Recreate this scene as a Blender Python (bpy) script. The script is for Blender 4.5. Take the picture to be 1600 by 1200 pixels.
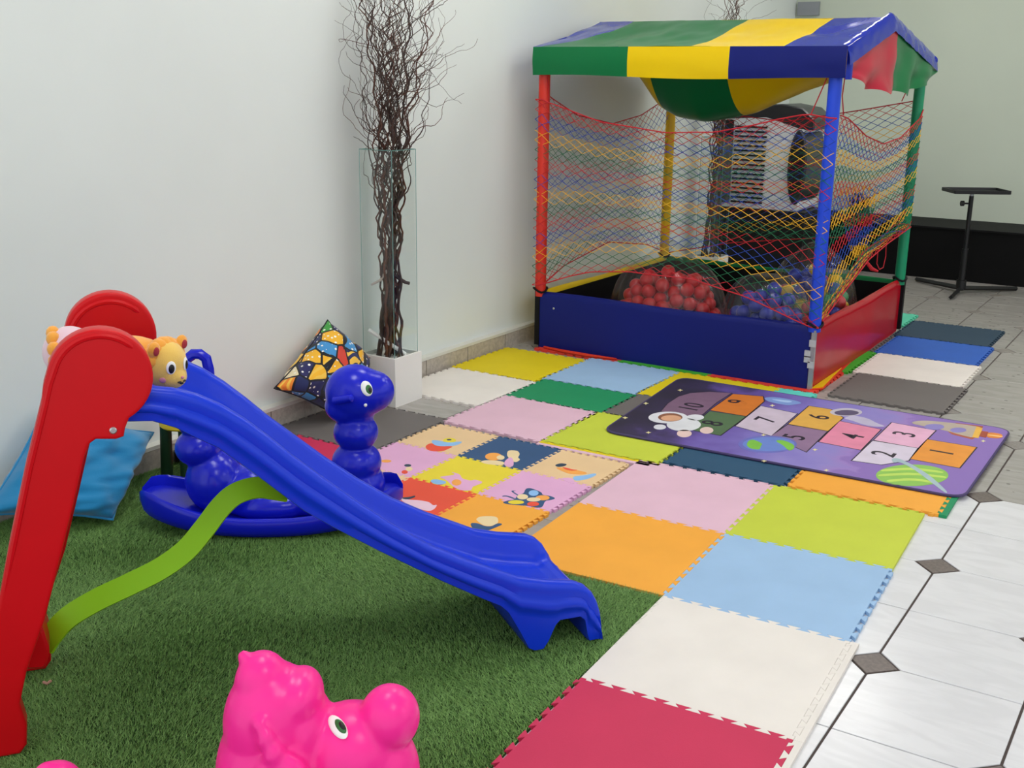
import bpy, bmesh, math, random
import numpy as np
from mathutils import Vector, Matrix, noise
from mathutils.bvhtree import BVHTree

for o in list(bpy.data.objects): bpy.data.objects.remove(o)
scene = bpy.context.scene
COL = scene.collection
random.seed(7); rng = np.random.default_rng(7)

# ------------------------------------------------------------------ camera
F_PX, PITCH, ROLL, HEAD = 1755.15, 0.266265, 0.013456, -0.564904
CAM = np.array([0.56793, -2.55560, 1.36258])
FW = np.array([math.sin(HEAD)*math.cos(PITCH), math.cos(HEAD)*math.cos(PITCH), -math.sin(PITCH)])
_r = np.array([math.cos(HEAD), -math.sin(HEAD), 0.]); _u = np.cross(_r, FW)
RT = _r*math.cos(ROLL)+_u*math.sin(ROLL); UP = -_r*math.sin(ROLL)+_u*math.cos(ROLL)
cd = bpy.data.cameras.new('camera'); cam = bpy.data.objects.new('camera', cd); COL.objects.link(cam)
M = Matrix((( RT[0],UP[0],-FW[0],CAM[0]),(RT[1],UP[1],-FW[1],CAM[1]),(RT[2],UP[2],-FW[2],CAM[2]),(0,0,0,1)))
cam.matrix_world = M
cd.sensor_width = 36; cd.sensor_fit = 'HORIZONTAL'; cd.lens = F_PX/1600*36; cd.clip_start = .02
scene.camera = cam

# ------------------------------------------------------------------ world, exposure
world = bpy.data.worlds.new('world'); scene.world = world; world.use_nodes = True
bg = world.node_tree.nodes['Background']; bg.inputs[0].default_value = (.93, .97, 1, 1); bg.inputs[1].default_value = 1.15
vs = scene.view_settings
vs.view_transform = 'Standard'; vs.look = 'None'; vs.gamma = 1; vs.use_curve_mapping = False; vs.exposure = 0.18

# ------------------------------------------------------------------ pixel helpers (direction only; distance from what is touched)
def ray(px, py): return FW+RT*(px-800)/F_PX+UP*(600-py)/F_PX
def plane(px, py, P, n):
    d = ray(px, py); P = np.asarray(P, float); n = np.asarray(n, float)
    return CAM+d*((P-CAM)@n)/(d@n)
def G(px, py, z=0.): return plane(px, py, (0,0,z), (0,0,1))
def PX(px, py, x): return plane(px, py, (x,0,0), (1,0,0))
def PY(px, py, y): return plane(px, py, (0,y,0), (0,1,0))
def crop(x0, y0, s): return lambda x, y: (x0+x/s, y0+y/s)

# ------------------------------------------------------------------ materials
def lin(h):
    h = h.lstrip('#'); c = [int(h[i:i+2], 16)/255 for i in (0,2,4)]
    return tuple((v/12.92 if v <= .04045 else ((v+.055)/1.055)**2.4) for v in c)+(1,)
MATS = {}
def mat(name, col, rough=.5, spec=.5, metal=0., nscale=0, namp=0., bump=0., bscale=200., coat=0., trans=0., ior=1.45, emit=None, sheen=0., sss=0.):
    if name in MATS: return MATS[name]
    m = bpy.data.materials.new(name); m.use_nodes = True; MATS[name] = m
    nt = m.node_tree; b = nt.nodes['Principled BSDF']
    c = lin(col) if isinstance(col, str) else col
    b.inputs['Base Color'].default_value = c; b.inputs['Roughness'].default_value = rough
    b.inputs['Specular IOR Level'].default_value = spec; b.inputs['Metallic'].default_value = metal
    b.inputs['Coat Weight'].default_value = coat; b.inputs['Transmission Weight'].default_value = trans; b.inputs['IOR'].default_value = ior
    b.inputs['Sheen Weight'].default_value = sheen
    if sss: b.inputs['Subsurface Weight'].default_value = sss; b.inputs['Subsurface Radius'].default_value = (.02,.01,.01)
    if emit: b.inputs['Emission Color'].default_value = emit[0]; b.inputs['Emission Strength'].default_value = emit[1]
    if nscale or bump:
        tc = nt.nodes.new('ShaderNodeTexCoord')
    if nscale:
        n = nt.nodes.new('ShaderNodeTexNoise'); n.inputs['Scale'].default_value = nscale; n.inputs['Detail'].default_value = 4
        nt.links.new(tc.outputs['Object'], n.inputs['Vector'])
        hsv = nt.nodes.new('ShaderNodeMixRGB'); hsv.blend_type = 'MULTIPLY'; hsv.inputs[0].default_value = 1
        mr = nt.nodes.new('ShaderNodeMapRange'); mr.inputs[1].default_value = .3; mr.inputs[2].default_value = .7
        mr.inputs[3].default_value = 1-namp; mr.inputs[4].default_value = 1+namp*.4
        nt.links.new(n.outputs[0], mr.inputs[0]); hsv.inputs[1].default_value = c
        nt.links.new(mr.outputs[0], hsv.inputs[2]); nt.links.new(hsv.outputs[0], b.inputs['Base Color'])
    if bump:
        n2 = nt.nodes.new('ShaderNodeTexNoise'); n2.inputs['Scale'].default_value = bscale; n2.inputs['Detail'].default_value = 3
        nt.links.new(tc.outputs['Object'], n2.inputs['Vector'])
        bp = nt.nodes.new('ShaderNodeBump'); bp.inputs['Strength'].default_value = bump; bp.inputs['Distance'].default_value = .002
        nt.links.new(n2.outputs[0], bp.inputs['Height']); nt.links.new(bp.outputs[0], b.inputs['Normal'])
    return m

def facing_mix(nt, lo, hi):
    lw=nt.nodes.new('ShaderNodeLayerWeight'); lw.inputs[0].default_value=.5
    pw=nt.nodes.new('ShaderNodeMath'); pw.operation='POWER'; pw.inputs[1].default_value=4; nt.links.new(lw.outputs['Facing'],pw.inputs[0])
    mr=nt.nodes.new('ShaderNodeMapRange'); mr.inputs[3].default_value=lo; mr.inputs[4].default_value=hi; nt.links.new(pw.outputs[0],mr.inputs[0]); return mr
FOAM = dict(crimson='#C93158', white='#E9E3DC', lightblue='#9DBFE2', lime='#C3CF42', orange='#F3A93E', pink='#E0B9CC', navy='#2C5270',
            green='#1E8F5E', gray='#6E6967', yellow='#E2CC12', slate='#2B4256', blue='#2F62C0', mint='#5CCBAA', tan='#E6C598',
            rose='#E0ABD2', lemon='#E8D43A', coral='#E8543C', brightgreen='#3FA62F', redorange='#DF3F30', cyan='#62CDBE', denim='#34557F',
            skyblue='#8DBBEA', peach='#F2A650', blush='#EBC9DA', cream='#E9D3A6')
def foam(c): return mat('foam_'+c, FOAM[c], rough=.62, spec=.35, nscale=6, namp=.05, bump=.12, bscale=420)

# ------------------------------------------------------------------ mesh building
class MB:
    def __init__(s): s.v=[]; s.f=[]; s.mi=[]
    def add(s, verts, faces, mi=0):
        o=len(s.v); s.v += [tuple(map(float, p)) for p in verts]
        s.f += [tuple(i+o for i in f) for f in faces]; s.mi += [mi]*len(faces); return s
    def box(s, a, b, mi=0):
        (x0,y0,z0),(x1,y1,z1)=a,b
        return s.add([(x0,y0,z0),(x1,y0,z0),(x1,y1,z0),(x0,y1,z0),(x0,y0,z1),(x1,y0,z1),(x1,y1,z1),(x0,y1,z1)],
              [(0,3,2,1),(4,5,6,7),(0,1,5,4),(1,2,6,5),(2,3,7,6),(3,0,4,7)], mi)
    def rings(s, rings, mi=0, cap=True, closed=True):
        n=len(rings[0]); vs_=[p for r in rings for p in r]; fs=[]
        for i in range(len(rings)-1):
            for j in range(n if closed else n-1):
                k=(j+1)%n; fs.append((i*n+j, i*n+k, (i+1)*n+k, (i+1)*n+j))
        if cap: fs.append(tuple(range(n-1,-1,-1))); fs.append(tuple(range((len(rings)-1)*n, len(rings)*n)))
        return s.add(vs_, fs, mi)
    def tube(s, pts, r, sides=8, mi=0, cap=True):
        pts=[Vector(p) for p in pts]; n=len(pts); R=r if hasattr(r,'__len__') else [r]*n
        rings=[]; prev=None
        for i,p in enumerate(pts):
            t=(pts[min(i+1,n-1)]-pts[max(i-1,0)])
            if t.length<1e-9: t=Vector((0,0,1))
            t.normalize()
            if prev is None:
                a=Vector((0,0,1)) if abs(t.z)<.9 else Vector((1,0,0)); prev=t.cross(a).normalized()
            prev=(prev-t*prev.dot(t)); 
            if prev.length<1e-6: prev=t.orthogonal()
            prev.normalize(); b=t.cross(prev)
            rings.append([p+(prev*math.cos(2*math.pi*k/sides)+b*math.sin(2*math.pi*k/sides))*R[i] for k in range(sides)])
        return s.rings(rings, mi, cap)
    def ellipsoid(s, c, r, ax=None, seg=20, rg=12, mi=0):
        ax = ax or (Vector((1,0,0)),Vector((0,1,0)),Vector((0,0,1))); c=Vector(c)
        vs_=[]; fs=[]
        for i in range(rg+1):
            ph=math.pi*i/rg
            for j in range(seg):
                th=2*math.pi*j/seg
                vs_.append(c+ax[0]*(r[0]*math.sin(ph)*math.cos(th))+ax[1]*(r[1]*math.sin(ph)*math.sin(th))+ax[2]*(r[2]*math.cos(ph)))
        for i in range(rg):
            for j in range(seg):
                k=(j+1)%seg; fs.append((i*seg+j,(i+1)*seg+j,(i+1)*seg+k,i*seg+k))
        return s.add(vs_,fs,mi)
    def grid(s, fn, nu, nv, mi=0, close_u=False):
        vs_=[fn(i/nu, j/nv) for i in range(nu+1) for j in range(nv+1)]
        fs=[(i*(nv+1)+j,(i+1)*(nv+1)+j,(i+1)*(nv+1)+j+1,i*(nv+1)+j+1) for i in range(nu) for j in range(nv)]
        return s.add(vs_,fs,mi)
    def prism(s, outline, prof, O=(0,0,0), ex=(1,0,0), ey=(0,1,0), en=(0,0,1), mi=0):
        """outline: 2D polygon (ccw); prof: list of (inset, height) rings, capped both ends"""
        O,ex,ey,en=map(Vector,(O,ex,ey,en)); rings=[]
        for ins,h in prof:
            pl=offset(outline,ins) if ins else outline
            rings.append([O+ex*p[0]+ey*p[1]+en*h for p in pl])
        return s.rings(rings, mi)
    def build(s, name, mats, parent=None, smooth=True, loc=None, angle=None):
        if not isinstance(mats,(list,tuple)): mats=[mats]
        base = Vector(parent_loc(parent)) if parent else Vector((0,0,0))
        if loc is not None and not parent: base = Vector(loc)
        me=bpy.data.meshes.new(name)
        me.from_pydata([(p[0]-base.x,p[1]-base.y,p[2]-base.z) for p in s.v],[],s.f); 
        for m in mats: me.materials.append(m)
        if len(mats)>1: me.polygons.foreach_set('material_index', s.mi)
        bm=bmesh.new(); bm.from_mesh(me); bmesh.ops.remove_doubles(bm, verts=bm.verts, dist=1e-6); bmesh.ops.recalc_face_normals(bm, faces=bm.faces); bm.to_mesh(me); bm.free()
        if smooth:
            me.polygons.foreach_set('use_smooth',[True]*len(me.polygons))
            try: me.set_sharp_from_angle(angle=math.radians(angle or 35))
            except Exception: pass
        o=bpy.data.objects.new(name, me); COL.objects.link(o)
        if parent: o.parent=parent
        else: o.location=base
        return o
def parent_loc(p):
    v=Vector((0,0,0))
    while p is not None: v+=Vector(p.location); p=p.parent
    return v
def offset(pl, d):
    n=len(pl); out=[]
    area=sum(pl[i][0]*pl[(i+1)%n][1]-pl[(i+1)%n][0]*pl[i][1] for i in range(n)); sg=1 if area>0 else -1
    for i in range(n):
        a,b,c=pl[i-1],pl[i],pl[(i+1)%n]
        e1=(b[0]-a[0],b[1]-a[1]); e2=(c[0]-b[0],c[1]-b[1])
        l1=math.hypot(*e1) or 1e-9; l2=math.hypot(*e2) or 1e-9
        n1=(-e1[1]/l1*sg,e1[0]/l1*sg); n2=(-e2[1]/l2*sg,e2[0]/l2*sg)
        k=1+n1[0]*n2[0]+n1[1]*n2[1]; k=max(k,.5)
        out.append((b[0]+d*(n1[0]+n2[0])/k, b[1]+d*(n1[1]+n2[1])/k))
    return out
def tag(o, label=None, cat=None, group=None, kind=None):
    if label: o['label']=label
    if cat: o['category']=cat
    if group: o['group']=group
    if kind: o['kind']=kind
    return o
def thing(name, label, cat, loc=(0,0,0), group=None):
    o=bpy.data.objects.new(name,None); COL.objects.link(o); o.location=Vector(loc); o.empty_display_size=.05
    return tag(o,label,cat,group)
def remeshed(mb, voxel, smooth_it, parent, name, m):
    """fuse overlapping shapes of a moulded body into one continuous skin"""
    o=mb.build(name,m,parent)
    md=o.modifiers.new('r','REMESH'); md.mode='VOXEL'; md.voxel_size=voxel
    sm=o.modifiers.new('s','SMOOTH'); sm.iterations=smooth_it; sm.factor=.5
    dg=bpy.context.evaluated_depsgraph_get(); dg.update()
    me=bpy.data.meshes.new_from_object(o.evaluated_get(dg)); o.modifiers.clear(); old=o.data; o.data=me
    me.name=name; bpy.data.meshes.remove(old)
    if not me.materials: me.materials.append(m)
    me.polygons.foreach_set('use_smooth',[True]*len(me.polygons)); me.update()
    return o
def interp(x, xs, ys): return float(np.interp(x, xs, ys))
def ell(cx, cy, rx, ry, n=20, a0=0): return [(cx+rx*math.cos(2*math.pi*i/n+a0), cy+ry*math.sin(2*math.pi*i/n+a0)) for i in range(n)]

# =================================================================== SETTING
XW, YB = -2.55, 6.45
m_wall = mat('wall_paint', '#DDE3E0', rough=.55, spec=.3, nscale=1.6, namp=.03, bump=.04, bscale=60)
m_back = mat('wall_paint_shaded', '#C9D2C3', rough=.6, spec=.3, nscale=1.5, namp=.04)  # same paint as the left wall, its dimmer light put into the colour
MB().box((XW-.12,-3.2,0),(XW,YB,3.0)).build('wall_left', m_wall, smooth=False)['kind']='structure'
MB().box((XW-.12,YB,0),(5,YB+.12,3.0)).build('wall_back', m_back, smooth=False)['kind']='structure'
MB().box((XW-.12,-3.2,3.0),(5,YB+.12,3.08)).build('ceiling', mat('ceiling_paint','#EEEEEA',rough=.8), smooth=False)['kind']='structure'
MB().box((5,-3.2,0),(5.12,YB+.12,.9)).build('wall_right', m_wall, smooth=False)['kind']='structure'
# ceiling luminaires out of view; the last three are added to brighten the back
m_lamp = mat('lamp_diffuser','#FFFFFF',rough=.5,emit=((1,.985,.95,1),14))
m_lframe = mat('lamp_frame','#E8E8E6',rough=.4)
for k,(lx,ly) in enumerate([(.9,-1.6),(-1.2,-.6),(-.3,2.3),(-1.6,1.45),(2.6,2.6),(3.3,.6),(.5,4.0),(-1.3,4.9),(2.2,5.2)]):
    nm=['above the slide end of the play area','over the blue rocker','over the hopscotch mat','over the foam mats','far out over the right floor','over the near right floor','behind the ball pit, added to brighten the back','over the air cooler, added to brighten the back','over the right of the stage, added to brighten the back'][k]
    t=thing('ceiling_light','square white ceiling light panel '+nm,'light',(lx,ly,2.94),'ceiling light panels')
    MB().box((lx-.32,ly-.32,2.955),(lx+.32,ly+.32,3.0)).build('frame',m_lframe,t,smooth=False)
    MB().box((lx-.29,ly-.29,2.945),(lx+.29,ly+.29,2.957)).build('diffuser',m_lamp,t,smooth=False)

# floor: grout slab + tiles with cut corners and dark inserts
T=.34
floor=MB().box((XW,-3.2,-.03),(5,YB,-.003)).build('floor', mat('grout','#4A3F3C',rough=.8), smooth=False); floor['kind']='structure'
def tile_mat(name, c1, c2, speck):
    m=mat(name,c1,rough=.22,spec=.5); nt=m.node_tree; b=nt.nodes['Principled BSDF']
    tc=nt.nodes.new('ShaderNodeTexCoord'); gi=nt.nodes.new('ShaderNodeObjectInfo')
    mp=nt.nodes.new('ShaderNodeVectorMath'); mp.operation='ADD'; nt.links.new(tc.outputs['Object'],mp.inputs[0]); nt.links.new(gi.outputs['Location'],mp.inputs[1])
    w=nt.nodes.new('ShaderNodeTexNoise'); w.inputs['Scale'].default_value=9; w.inputs['Detail'].default_value=8; w.inputs['Distortion'].default_value=1.5
    sc=nt.nodes.new('ShaderNodeVectorMath'); sc.operation='MULTIPLY'; sc.inputs[1].default_value=(.5,1.6,1)
    nt.links.new(mp.outputs[0],sc.inputs[0]); nt.links.new(sc.outputs[0],w.inputs['Vector'])
    r=nt.nodes.new('ShaderNodeValToRGB'); r.color_ramp.elements[0].position=.4; r.color_ramp.elements[0].color=lin(c2); r.color_ramp.elements[1].position=.6; r.color_ramp.elements[1].color=lin(c1)
    nt.links.new(w.outputs[0],r.inputs[0]); out=r.outputs[0]
    if speck:
        v=nt.nodes.new('ShaderNodeTexVoronoi'); v.inputs['Scale'].default_value=17; nt.links.new(mp.outputs[0],v.inputs['Vector'])
        lt=nt.nodes.new('ShaderNodeMath'); lt.operation='LESS_THAN'; lt.inputs[1].default_value=.13; nt.links.new(v.outputs['Distance'],lt.inputs[0])
        mx=nt.nodes.new('ShaderNodeMixRGB'); mx.inputs[2].default_value=lin(speck); nt.links.new(lt.outputs[0],mx.inputs[0]); nt.links.new(out,mx.inputs[1]); out=mx.outputs[0]
    nt.links.new(out,b.inputs['Base Color']); return m
m_tw=tile_mat('tile_white','#DEDEE1','#D7D7DA',None); m_tg=tile_mat('tile_grey','#A5A19C','#9B9792','#7E7974')
m_ins=mat('tile_insert','#6F645F',rough=.35,nscale=90,namp=.35)
def tile_mesh(flip, m, name):
    c=.062; gx,gy=.003,.0017; a,b=gx,T-gx; d,e=gy,T-gy
    if not flip: pl=[(a+c,d),(b,d),(b,e-c),(b-c,e),(a,e),(a,d+c)]
    else: pl=[(a,d),(b-c,d),(b,d+c),(b,e),(a+c,e),(a,e-c)]
    o=MB().prism(pl,[(0,-.008),(0,-.0012),(.0012,0)]).build(name,m,smooth=False); me=o.data; bpy.data.objects.remove(o); return me
tm={(f,k):tile_mesh(f,[m_tw,m_tg][k],'floor_tile') for f in (0,1) for k in (0,1)}
_c=.058; o=MB().prism([(-_c,0),(0,-_c),(_c,0),(0,_c)],[(0,-.008),(0,-.0012),(.001,0)]).build('tile_insert',m_ins,smooth=False); ins_me=o.data; bpy.data.objects.remove(o)
ins_g=ins_me.copy(); ins_g.materials.clear(); ins_g.materials.append(mat('tile_insert_grey','#8F8883',rough=.35,nscale=90,namp=.3))
def child(name, me, parent, loc):
    o=bpy.data.objects.new(name,me); COL.objects.link(o); o.parent=parent; o.location=loc; return o
for i in range(-8,4):
    for j in range(-4,18):
        x,y=i*T,j*T
        if x+T<-.62 and y+T<-.02: continue
        if x< XW-.2 : continue
        g=0 if (i>=-2 and j<4) else 1
        child('floor_tile',tm[((i+j)%2,g)],floor,(x,y,0))
        if (i+j)%2==0 and x>XW: child('tile_insert',ins_me if (j<=4 and i>=-2) else ins_g,floor,(x,y,0))

# baseboard of stone strips
m_bb=mat('baseboard_stone','#B5ADA2',rough=.5,nscale=60,namp=.22); m_bbt=mat('baseboard_ledge','#D4D4CC',rough=.6)
bb=MB().box((XW,-3.2,.078),(-2.508,YB,.092)).build('baseboard_left',m_bbt,smooth=False); bb['kind']='structure'
y=-2.2; k=0
o=MB().box((0,0,0),(.04,.335,.0765)).build('baseboard_strip',m_bb,smooth=False); bme=o.data; bpy.data.objects.remove(o)
while y<5.85:
    child('baseboard_strip',bme,bb,(XW,y,0)); y+=.341

# stage at the back
m_black=mat('stage_black','#0B0B0C',rough=.75,spec=.2); m_stop=mat('stage_top','#161617',rough=.7,spec=.2)
t=thing('stage_platform','low black stage platform along the back wall','stage',(0,5.88,0))
MB().box((XW,5.88,0),(5,YB-.004,.36)).build('front',m_black,t,smooth=False)
MB().box((XW,5.87,.36),(5,YB-.004,.372)).build('deck',m_stop,t,smooth=False)
tag(MB().box((-2.53,YB-.03,1.86),(-2.36,YB,1.96)).box((-2.525,YB-.033,1.90),(-2.365,YB-.03,1.906)).build('wall_box',mat('grey_box','#8E9298',rough=.5),smooth=False,loc=(-2.44,YB,1.86)),
    'small grey box fixed high in the back wall corner','wall box')

# =================================================================== TURF
m_turf_b=mat('turf_backing','#2C4222',rough=.9,spec=.1)
TX0,TX1,TY0,TY1=XW+.045,-.565,-2.3,.055
tedge=lambda y:-.553-.0515*(y+.4728)
def tfar(x): return np.where(x<-2.03,.050,np.where(x<-1.09,.086,.0515*(x+1.08)-.001))
turf=MB().prism([(TX0,TY0),(tedge(TY0),TY0),(tedge(.02),float(tfar(-.58))),(-1.085,float(tfar(-1.085))),(-1.095,.086),(-2.03,.086),(-2.035,.05),(TX0,.05)],[(0,0),(0,.006)]).build('artificial_turf',m_turf_b,smooth=False,loc=((TX0+TX1)/2,(TY0+TY1)/2,0))
tag(turf,'dark green artificial turf carpet under the slide and rocking toys','carpet')
m_blade=mat('turf_blade','#446B2F',rough=.45,spec=.35)
nt=m_blade.node_tree; geo=nt.nodes.new('ShaderNodeNewGeometry'); rp=nt.nodes.new('ShaderNodeValToRGB')
for e,c in zip(rp.color_ramp.elements,('#47702F','#86B060')): e.color=lin(c)
nt.links.new(geo.outputs['Random Per Island'],rp.inputs[0]); nt.links.new(rp.outputs[0],nt.nodes['Principled BSDF'].inputs['Base Color'])
NB=420000
by=rng.uniform(-1.75,.086,NB); bx=TX0+rng.uniform(0,1,NB)*(tedge(by)+.001-TX0); ok_=by<tfar(bx)-.006; bx,by=bx[ok_],by[ok_]; NB=len(bx)
h=rng.uniform(.005,.012,NB); ang=rng.uniform(0,2*np.pi,NB); wd=rng.uniform(.0008,.0015,NB)
lean=.010+.005*np.sin(bx*7+2*np.sin(by*5)); la=2.2+.9*np.sin(bx*3.1+by*4.3)+rng.normal(0,.9,NB)
v=np.empty((NB,3,3)); dx,dy=np.cos(ang)*wd,np.sin(ang)*wd
v[:,0]=np.c_[bx-dx,by-dy,np.full(NB,.005)]; v[:,1]=np.c_[bx+dx,by+dy,np.full(NB,.005)]
v[:,2]=np.c_[bx+np.cos(la)*lean*1.3,by+np.sin(la)*lean*1.3,.005+h]
v[:,:,0]-=turf.location.x; v[:,:,1]-=turf.location.y
me=bpy.data.meshes.new('grass_blades'); me.vertices.add(NB*3); me.vertices.foreach_set('co',v.ravel())
me.loops.add(NB*3); me.loops.foreach_set('vertex_index',np.arange(NB*3,dtype=np.int32)); me.polygons.add(NB); me.polygons.foreach_set('loop_start',np.arange(0,NB*3,3,dtype=np.int32))
me.update(); me.validate(); me.materials.append(m_blade)
o=bpy.data.objects.new('grass_blades',me); COL.objects.link(o); o.parent=turf; o['kind']='stuff'

# =================================================================== FOAM MATS
HM=.0105
def mat_outline(w, h, n, d=.0065, straight=''):
    """interlocking outline; the same curve on opposite sides so neighbours mesh. straight: any of b,r,t,l"""
    def curve(L, nn):
        m=.014; p=(L-2*m)/nn; e=.12*p; out=[]
        for k in range(nn):
            a=m+k*p
            out+=[(a+.27*p+e,-d),(a+.27*p-e,d),(a+.77*p+e,d),(a+.77*p-e,-d)]
        return [(m,0),(m+.0004,-d)]+out+[(L-m-.0004,-d),(L-m,0)]
    cx=curve(w,n[0]); cy=curve(h,n[1])
    P=[(0,0)] if True else []
    P=[]
    P+= [(0,0),(w,0)][:1]+([(t,o) for t,o in cx] if 'b' not in straight else [])
    P+= [(w,0)]+([(w+o,t) for t,o in cy] if 'r' not in straight else [])
    P+= [(w,h)]+([(t,h+o) for t,o in reversed(cx)] if 't' not in straight else [])
    P+= [(0,h)]+([(o,t) for t,o in reversed(cy)] if 'l' not in straight else [])
    return P
def foam_mat(x, y, w, h, colour, label, rot=0., straight='', n=9, z=0., name='foam_mat', group='large interlocking foam mats'):
    """x,y = corner nearest -X,-Y"""
    nn=(max(2,round(n*w/.5)),max(2,round(n*h/.5)))
    c,s=math.cos(rot),math.sin(rot)
    pl=mat_outline(w,h,nn,straight=straight)
    mb=MB().prism(pl,[(.0004,0),(.0002,HM-.0010),(.0008,HM)],O=(x,y,z),ex=(c,s,0),ey=(-s,c,0))
    o=mb.build(name,foam(colour),smooth=False,loc=(x+w/2*c-h/2*s,y+w/2*s+h/2*c,z)); tag(o,label,'foam mat',group); 
    o['fx']=0; del o['fx']
    return o
def strip(parent, x, y, w, h, colour, rot=0., teeth=None, z=0.):
    c,s=math.cos(rot),math.sin(rot)
    pl=mat_outline(w,h,(9,9),straight={'l':'brt','r':'blt','t':'brl','b':'rtl',None:'brtl'}[teeth])
    return MB().prism(pl,[(.0004,0),(.0002,HM-.0010),(.0008,HM)],O=(x,y,z),ex=(c,s,0),ey=(-s,c,0)).build('border_strip',foam(colour),parent,smooth=False)
# near column, slightly turned
NX,NY,NR,NS=-.5498,-.4728,.0515,.5036
def cell(i,j): 
    c,s=math.cos(NR),math.sin(NR); return NX+NS*(i*c-j*s), NY+NS*(i*s+j*c)
near=[(0,-1,'crimson','crimson foam mat nearest the camera at the turf edge',''),(0,0,'white','large off-white foam mat in the near row beside the turf','l'),
      (0,1,'lightblue','pale blue foam mat with open teeth towards the white floor tiles',''),(0,2,'lime','lime foam mat at the right edge next to white floor tiles','r'),
      (-1,1,'orange','orange foam mat at the low end of the slide','lb'),(-1,2,'pink','pale pink foam mat between the orange mat and the navy mat','l')]
NM={}
for i,j,c,l,st in near:
    x,y=cell(i,j); NM[(i,j)]=foam_mat(x,y,NS,NS,c,l,NR,st)
x,y=cell(1,0); strip(NM[(0,0)],x,y,.022,NS,'white',NR,'l')
x,y=cell(1,-1); strip(NM[(0,-1)],x,y,.022,NS,'white',NR,'l')
# right orange (partly under the play mat) with green strip
x,y=-.585,1.062
om=foam_mat(x,y,.50,.48,'orange','orange foam mat with a green edge strip under the hopscotch mat',.03)
strip(om,x+.50*math.cos(.03),y+.50*math.sin(.03),.025,.48,'green',.03,'l')
foam_mat(-1.052,1.037,.455,.48,'navy','navy foam mat half covered by the front edge of the hopscotch mat',.03)
lm=foam_mat(-1.545,.995,.488,.475,'lime','lime foam mat at the dark end of the hopscotch mat',.03,'b')
strip(lm,-1.545+.0006,.995-.022,.50,.022,'yellow',.03,'t')
strip(lm,-1.545+.0012,.995-.044,.47,.022,'pink',.03,None)
foam_mat(-2.012,.985,.466,.475,'pink','pale pink foam mat between the white vase box and the lime mat',.0,'')
foam_mat(-2.010,1.462,.475,.335,'green','green foam mat in front of the far pale blue mat',.0)
foam_mat(-1.534,1.475,.475,.345,'gray','grey foam mat corner showing beside the hopscotch mat',.0,'r')
foam_mat(-2.486,1.247,.475,.48,'white','off-white foam mat touching the wall right of the vase box',.0)
foam_mat(-2.496,1.73,.468,.50,'yellow','yellow foam mat against the wall in front of the ball pit',.0)
foam_mat(-2.027,1.80,.48,.485,'lightblue','far pale blue foam mat in front of the ball pit',.0)
foam_mat(-1.546,1.823,.50,.462,'yellow','yellow foam mat between hopscotch mat and blue pit panel',.0)
foam_mat(-2.497,.518,.495,.50,'gray','grey foam mat under the printed cushion',.0)
foam_mat(-2.497,.062,.46,.453,'crimson','crimson foam mat behind the blue rocking toy by the wall',.0,'b')
foam_mat(-1.046,1.823,.17,.462,'cyan','turquoise foam mat peeping out between hopscotch mat and ball pit corner',.0)
# right row
gr=-.052
def rc(i,j): 
    s=.478; return (-.832+s*0-j*s*math.sin(gr)*-1*0+ -.0265*j, 2.300+s*j)
rr=[('gray','grey foam mat at the near right corner of the ball pit',.50),('white','off-white foam mat beside the red pit panel',.497),('blue','bright blue foam mat beside the red pit panel',.497),('slate','dark slate foam mat nearest the black tray stand',.497)]
for j,(c,l,w) in enumerate(rr):
    x,y=rc(0,j); foam_mat(x,y,w,.478,c,l,.05*0,'')
foam_mat(-1.43,3.99,.497,.40,'mint','mint green foam mat behind the far right corner of the ball pit')
# mats under the pit whose edges peep out
under=[(-2.37,2.29,.48,.458,'redorange','red foam mat edge showing under the left of the blue pit panel'),(-1.89,2.29,.48,.458,'brightgreen','green foam mat edge under the middle of the blue pit panel'),
       (-1.41,2.29,.515,.458,'redorange','red foam mat under the front right corner of the ball pit'),(-1.40,2.75,.525,.50,'brightgreen','bright green foam mat edge under the red pit panel'),
       (-2.37,2.75,.96,.50,'lightblue','blue foam mat lying under the middle of the ball pit'),(-2.37,3.252,.48,.48,'yellow','yellow foam mat lying under the far left of the ball pit'),
       (-1.89,3.252,.98,.48,'gray','grey foam mat lying under the far right of the ball pit')]
for a in under: foam_mat(*a)

# picture mats 3x3
PS=.2835; PX0,PY0=-1.993,.098
cD=crop(580,660,7.273); cE=crop(740,680,6.4)
pics=[(0,2,'tan','tan picture mat with a red and blue bird'),(1,2,'denim','navy picture mat with a cream and orange chick'),(2,2,'tan','tan picture mat with an orange and blue parrot'),
      (0,1,'rose','pink picture mat partly behind the blue rocking toy'),(1,1,'lemon','yellow picture mat with a lilac fish'),(2,1,'rose','pink picture mat with a butterfly'),
      (0,0,'tan','picture mat hidden behind the slide next to the turf'),(1,0,'coral','red picture mat with a pale swan'),(2,0,'orange','orange picture mat with a navy and cream shape')]
PM={}
for i,j,c,l in pics:
    PM[(i,j)]=foam_mat(PX0+i*PS,PY0+j*PS,PS,PS,c,l,0,'',n=14,name='picture_mat',group='small picture foam mats')
def chaikin(P, it=2):
    for _ in range(it):
        P=[q for i in range(len(P)) for a,b in ((P[i],P[(i+1)%len(P)]),) for q in ((a[0]*.78+b[0]*.22,a[1]*.78+b[1]*.22),(a[0]*.22+b[0]*.78,a[1]*.22+b[1]*.78))]
    return P
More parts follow.
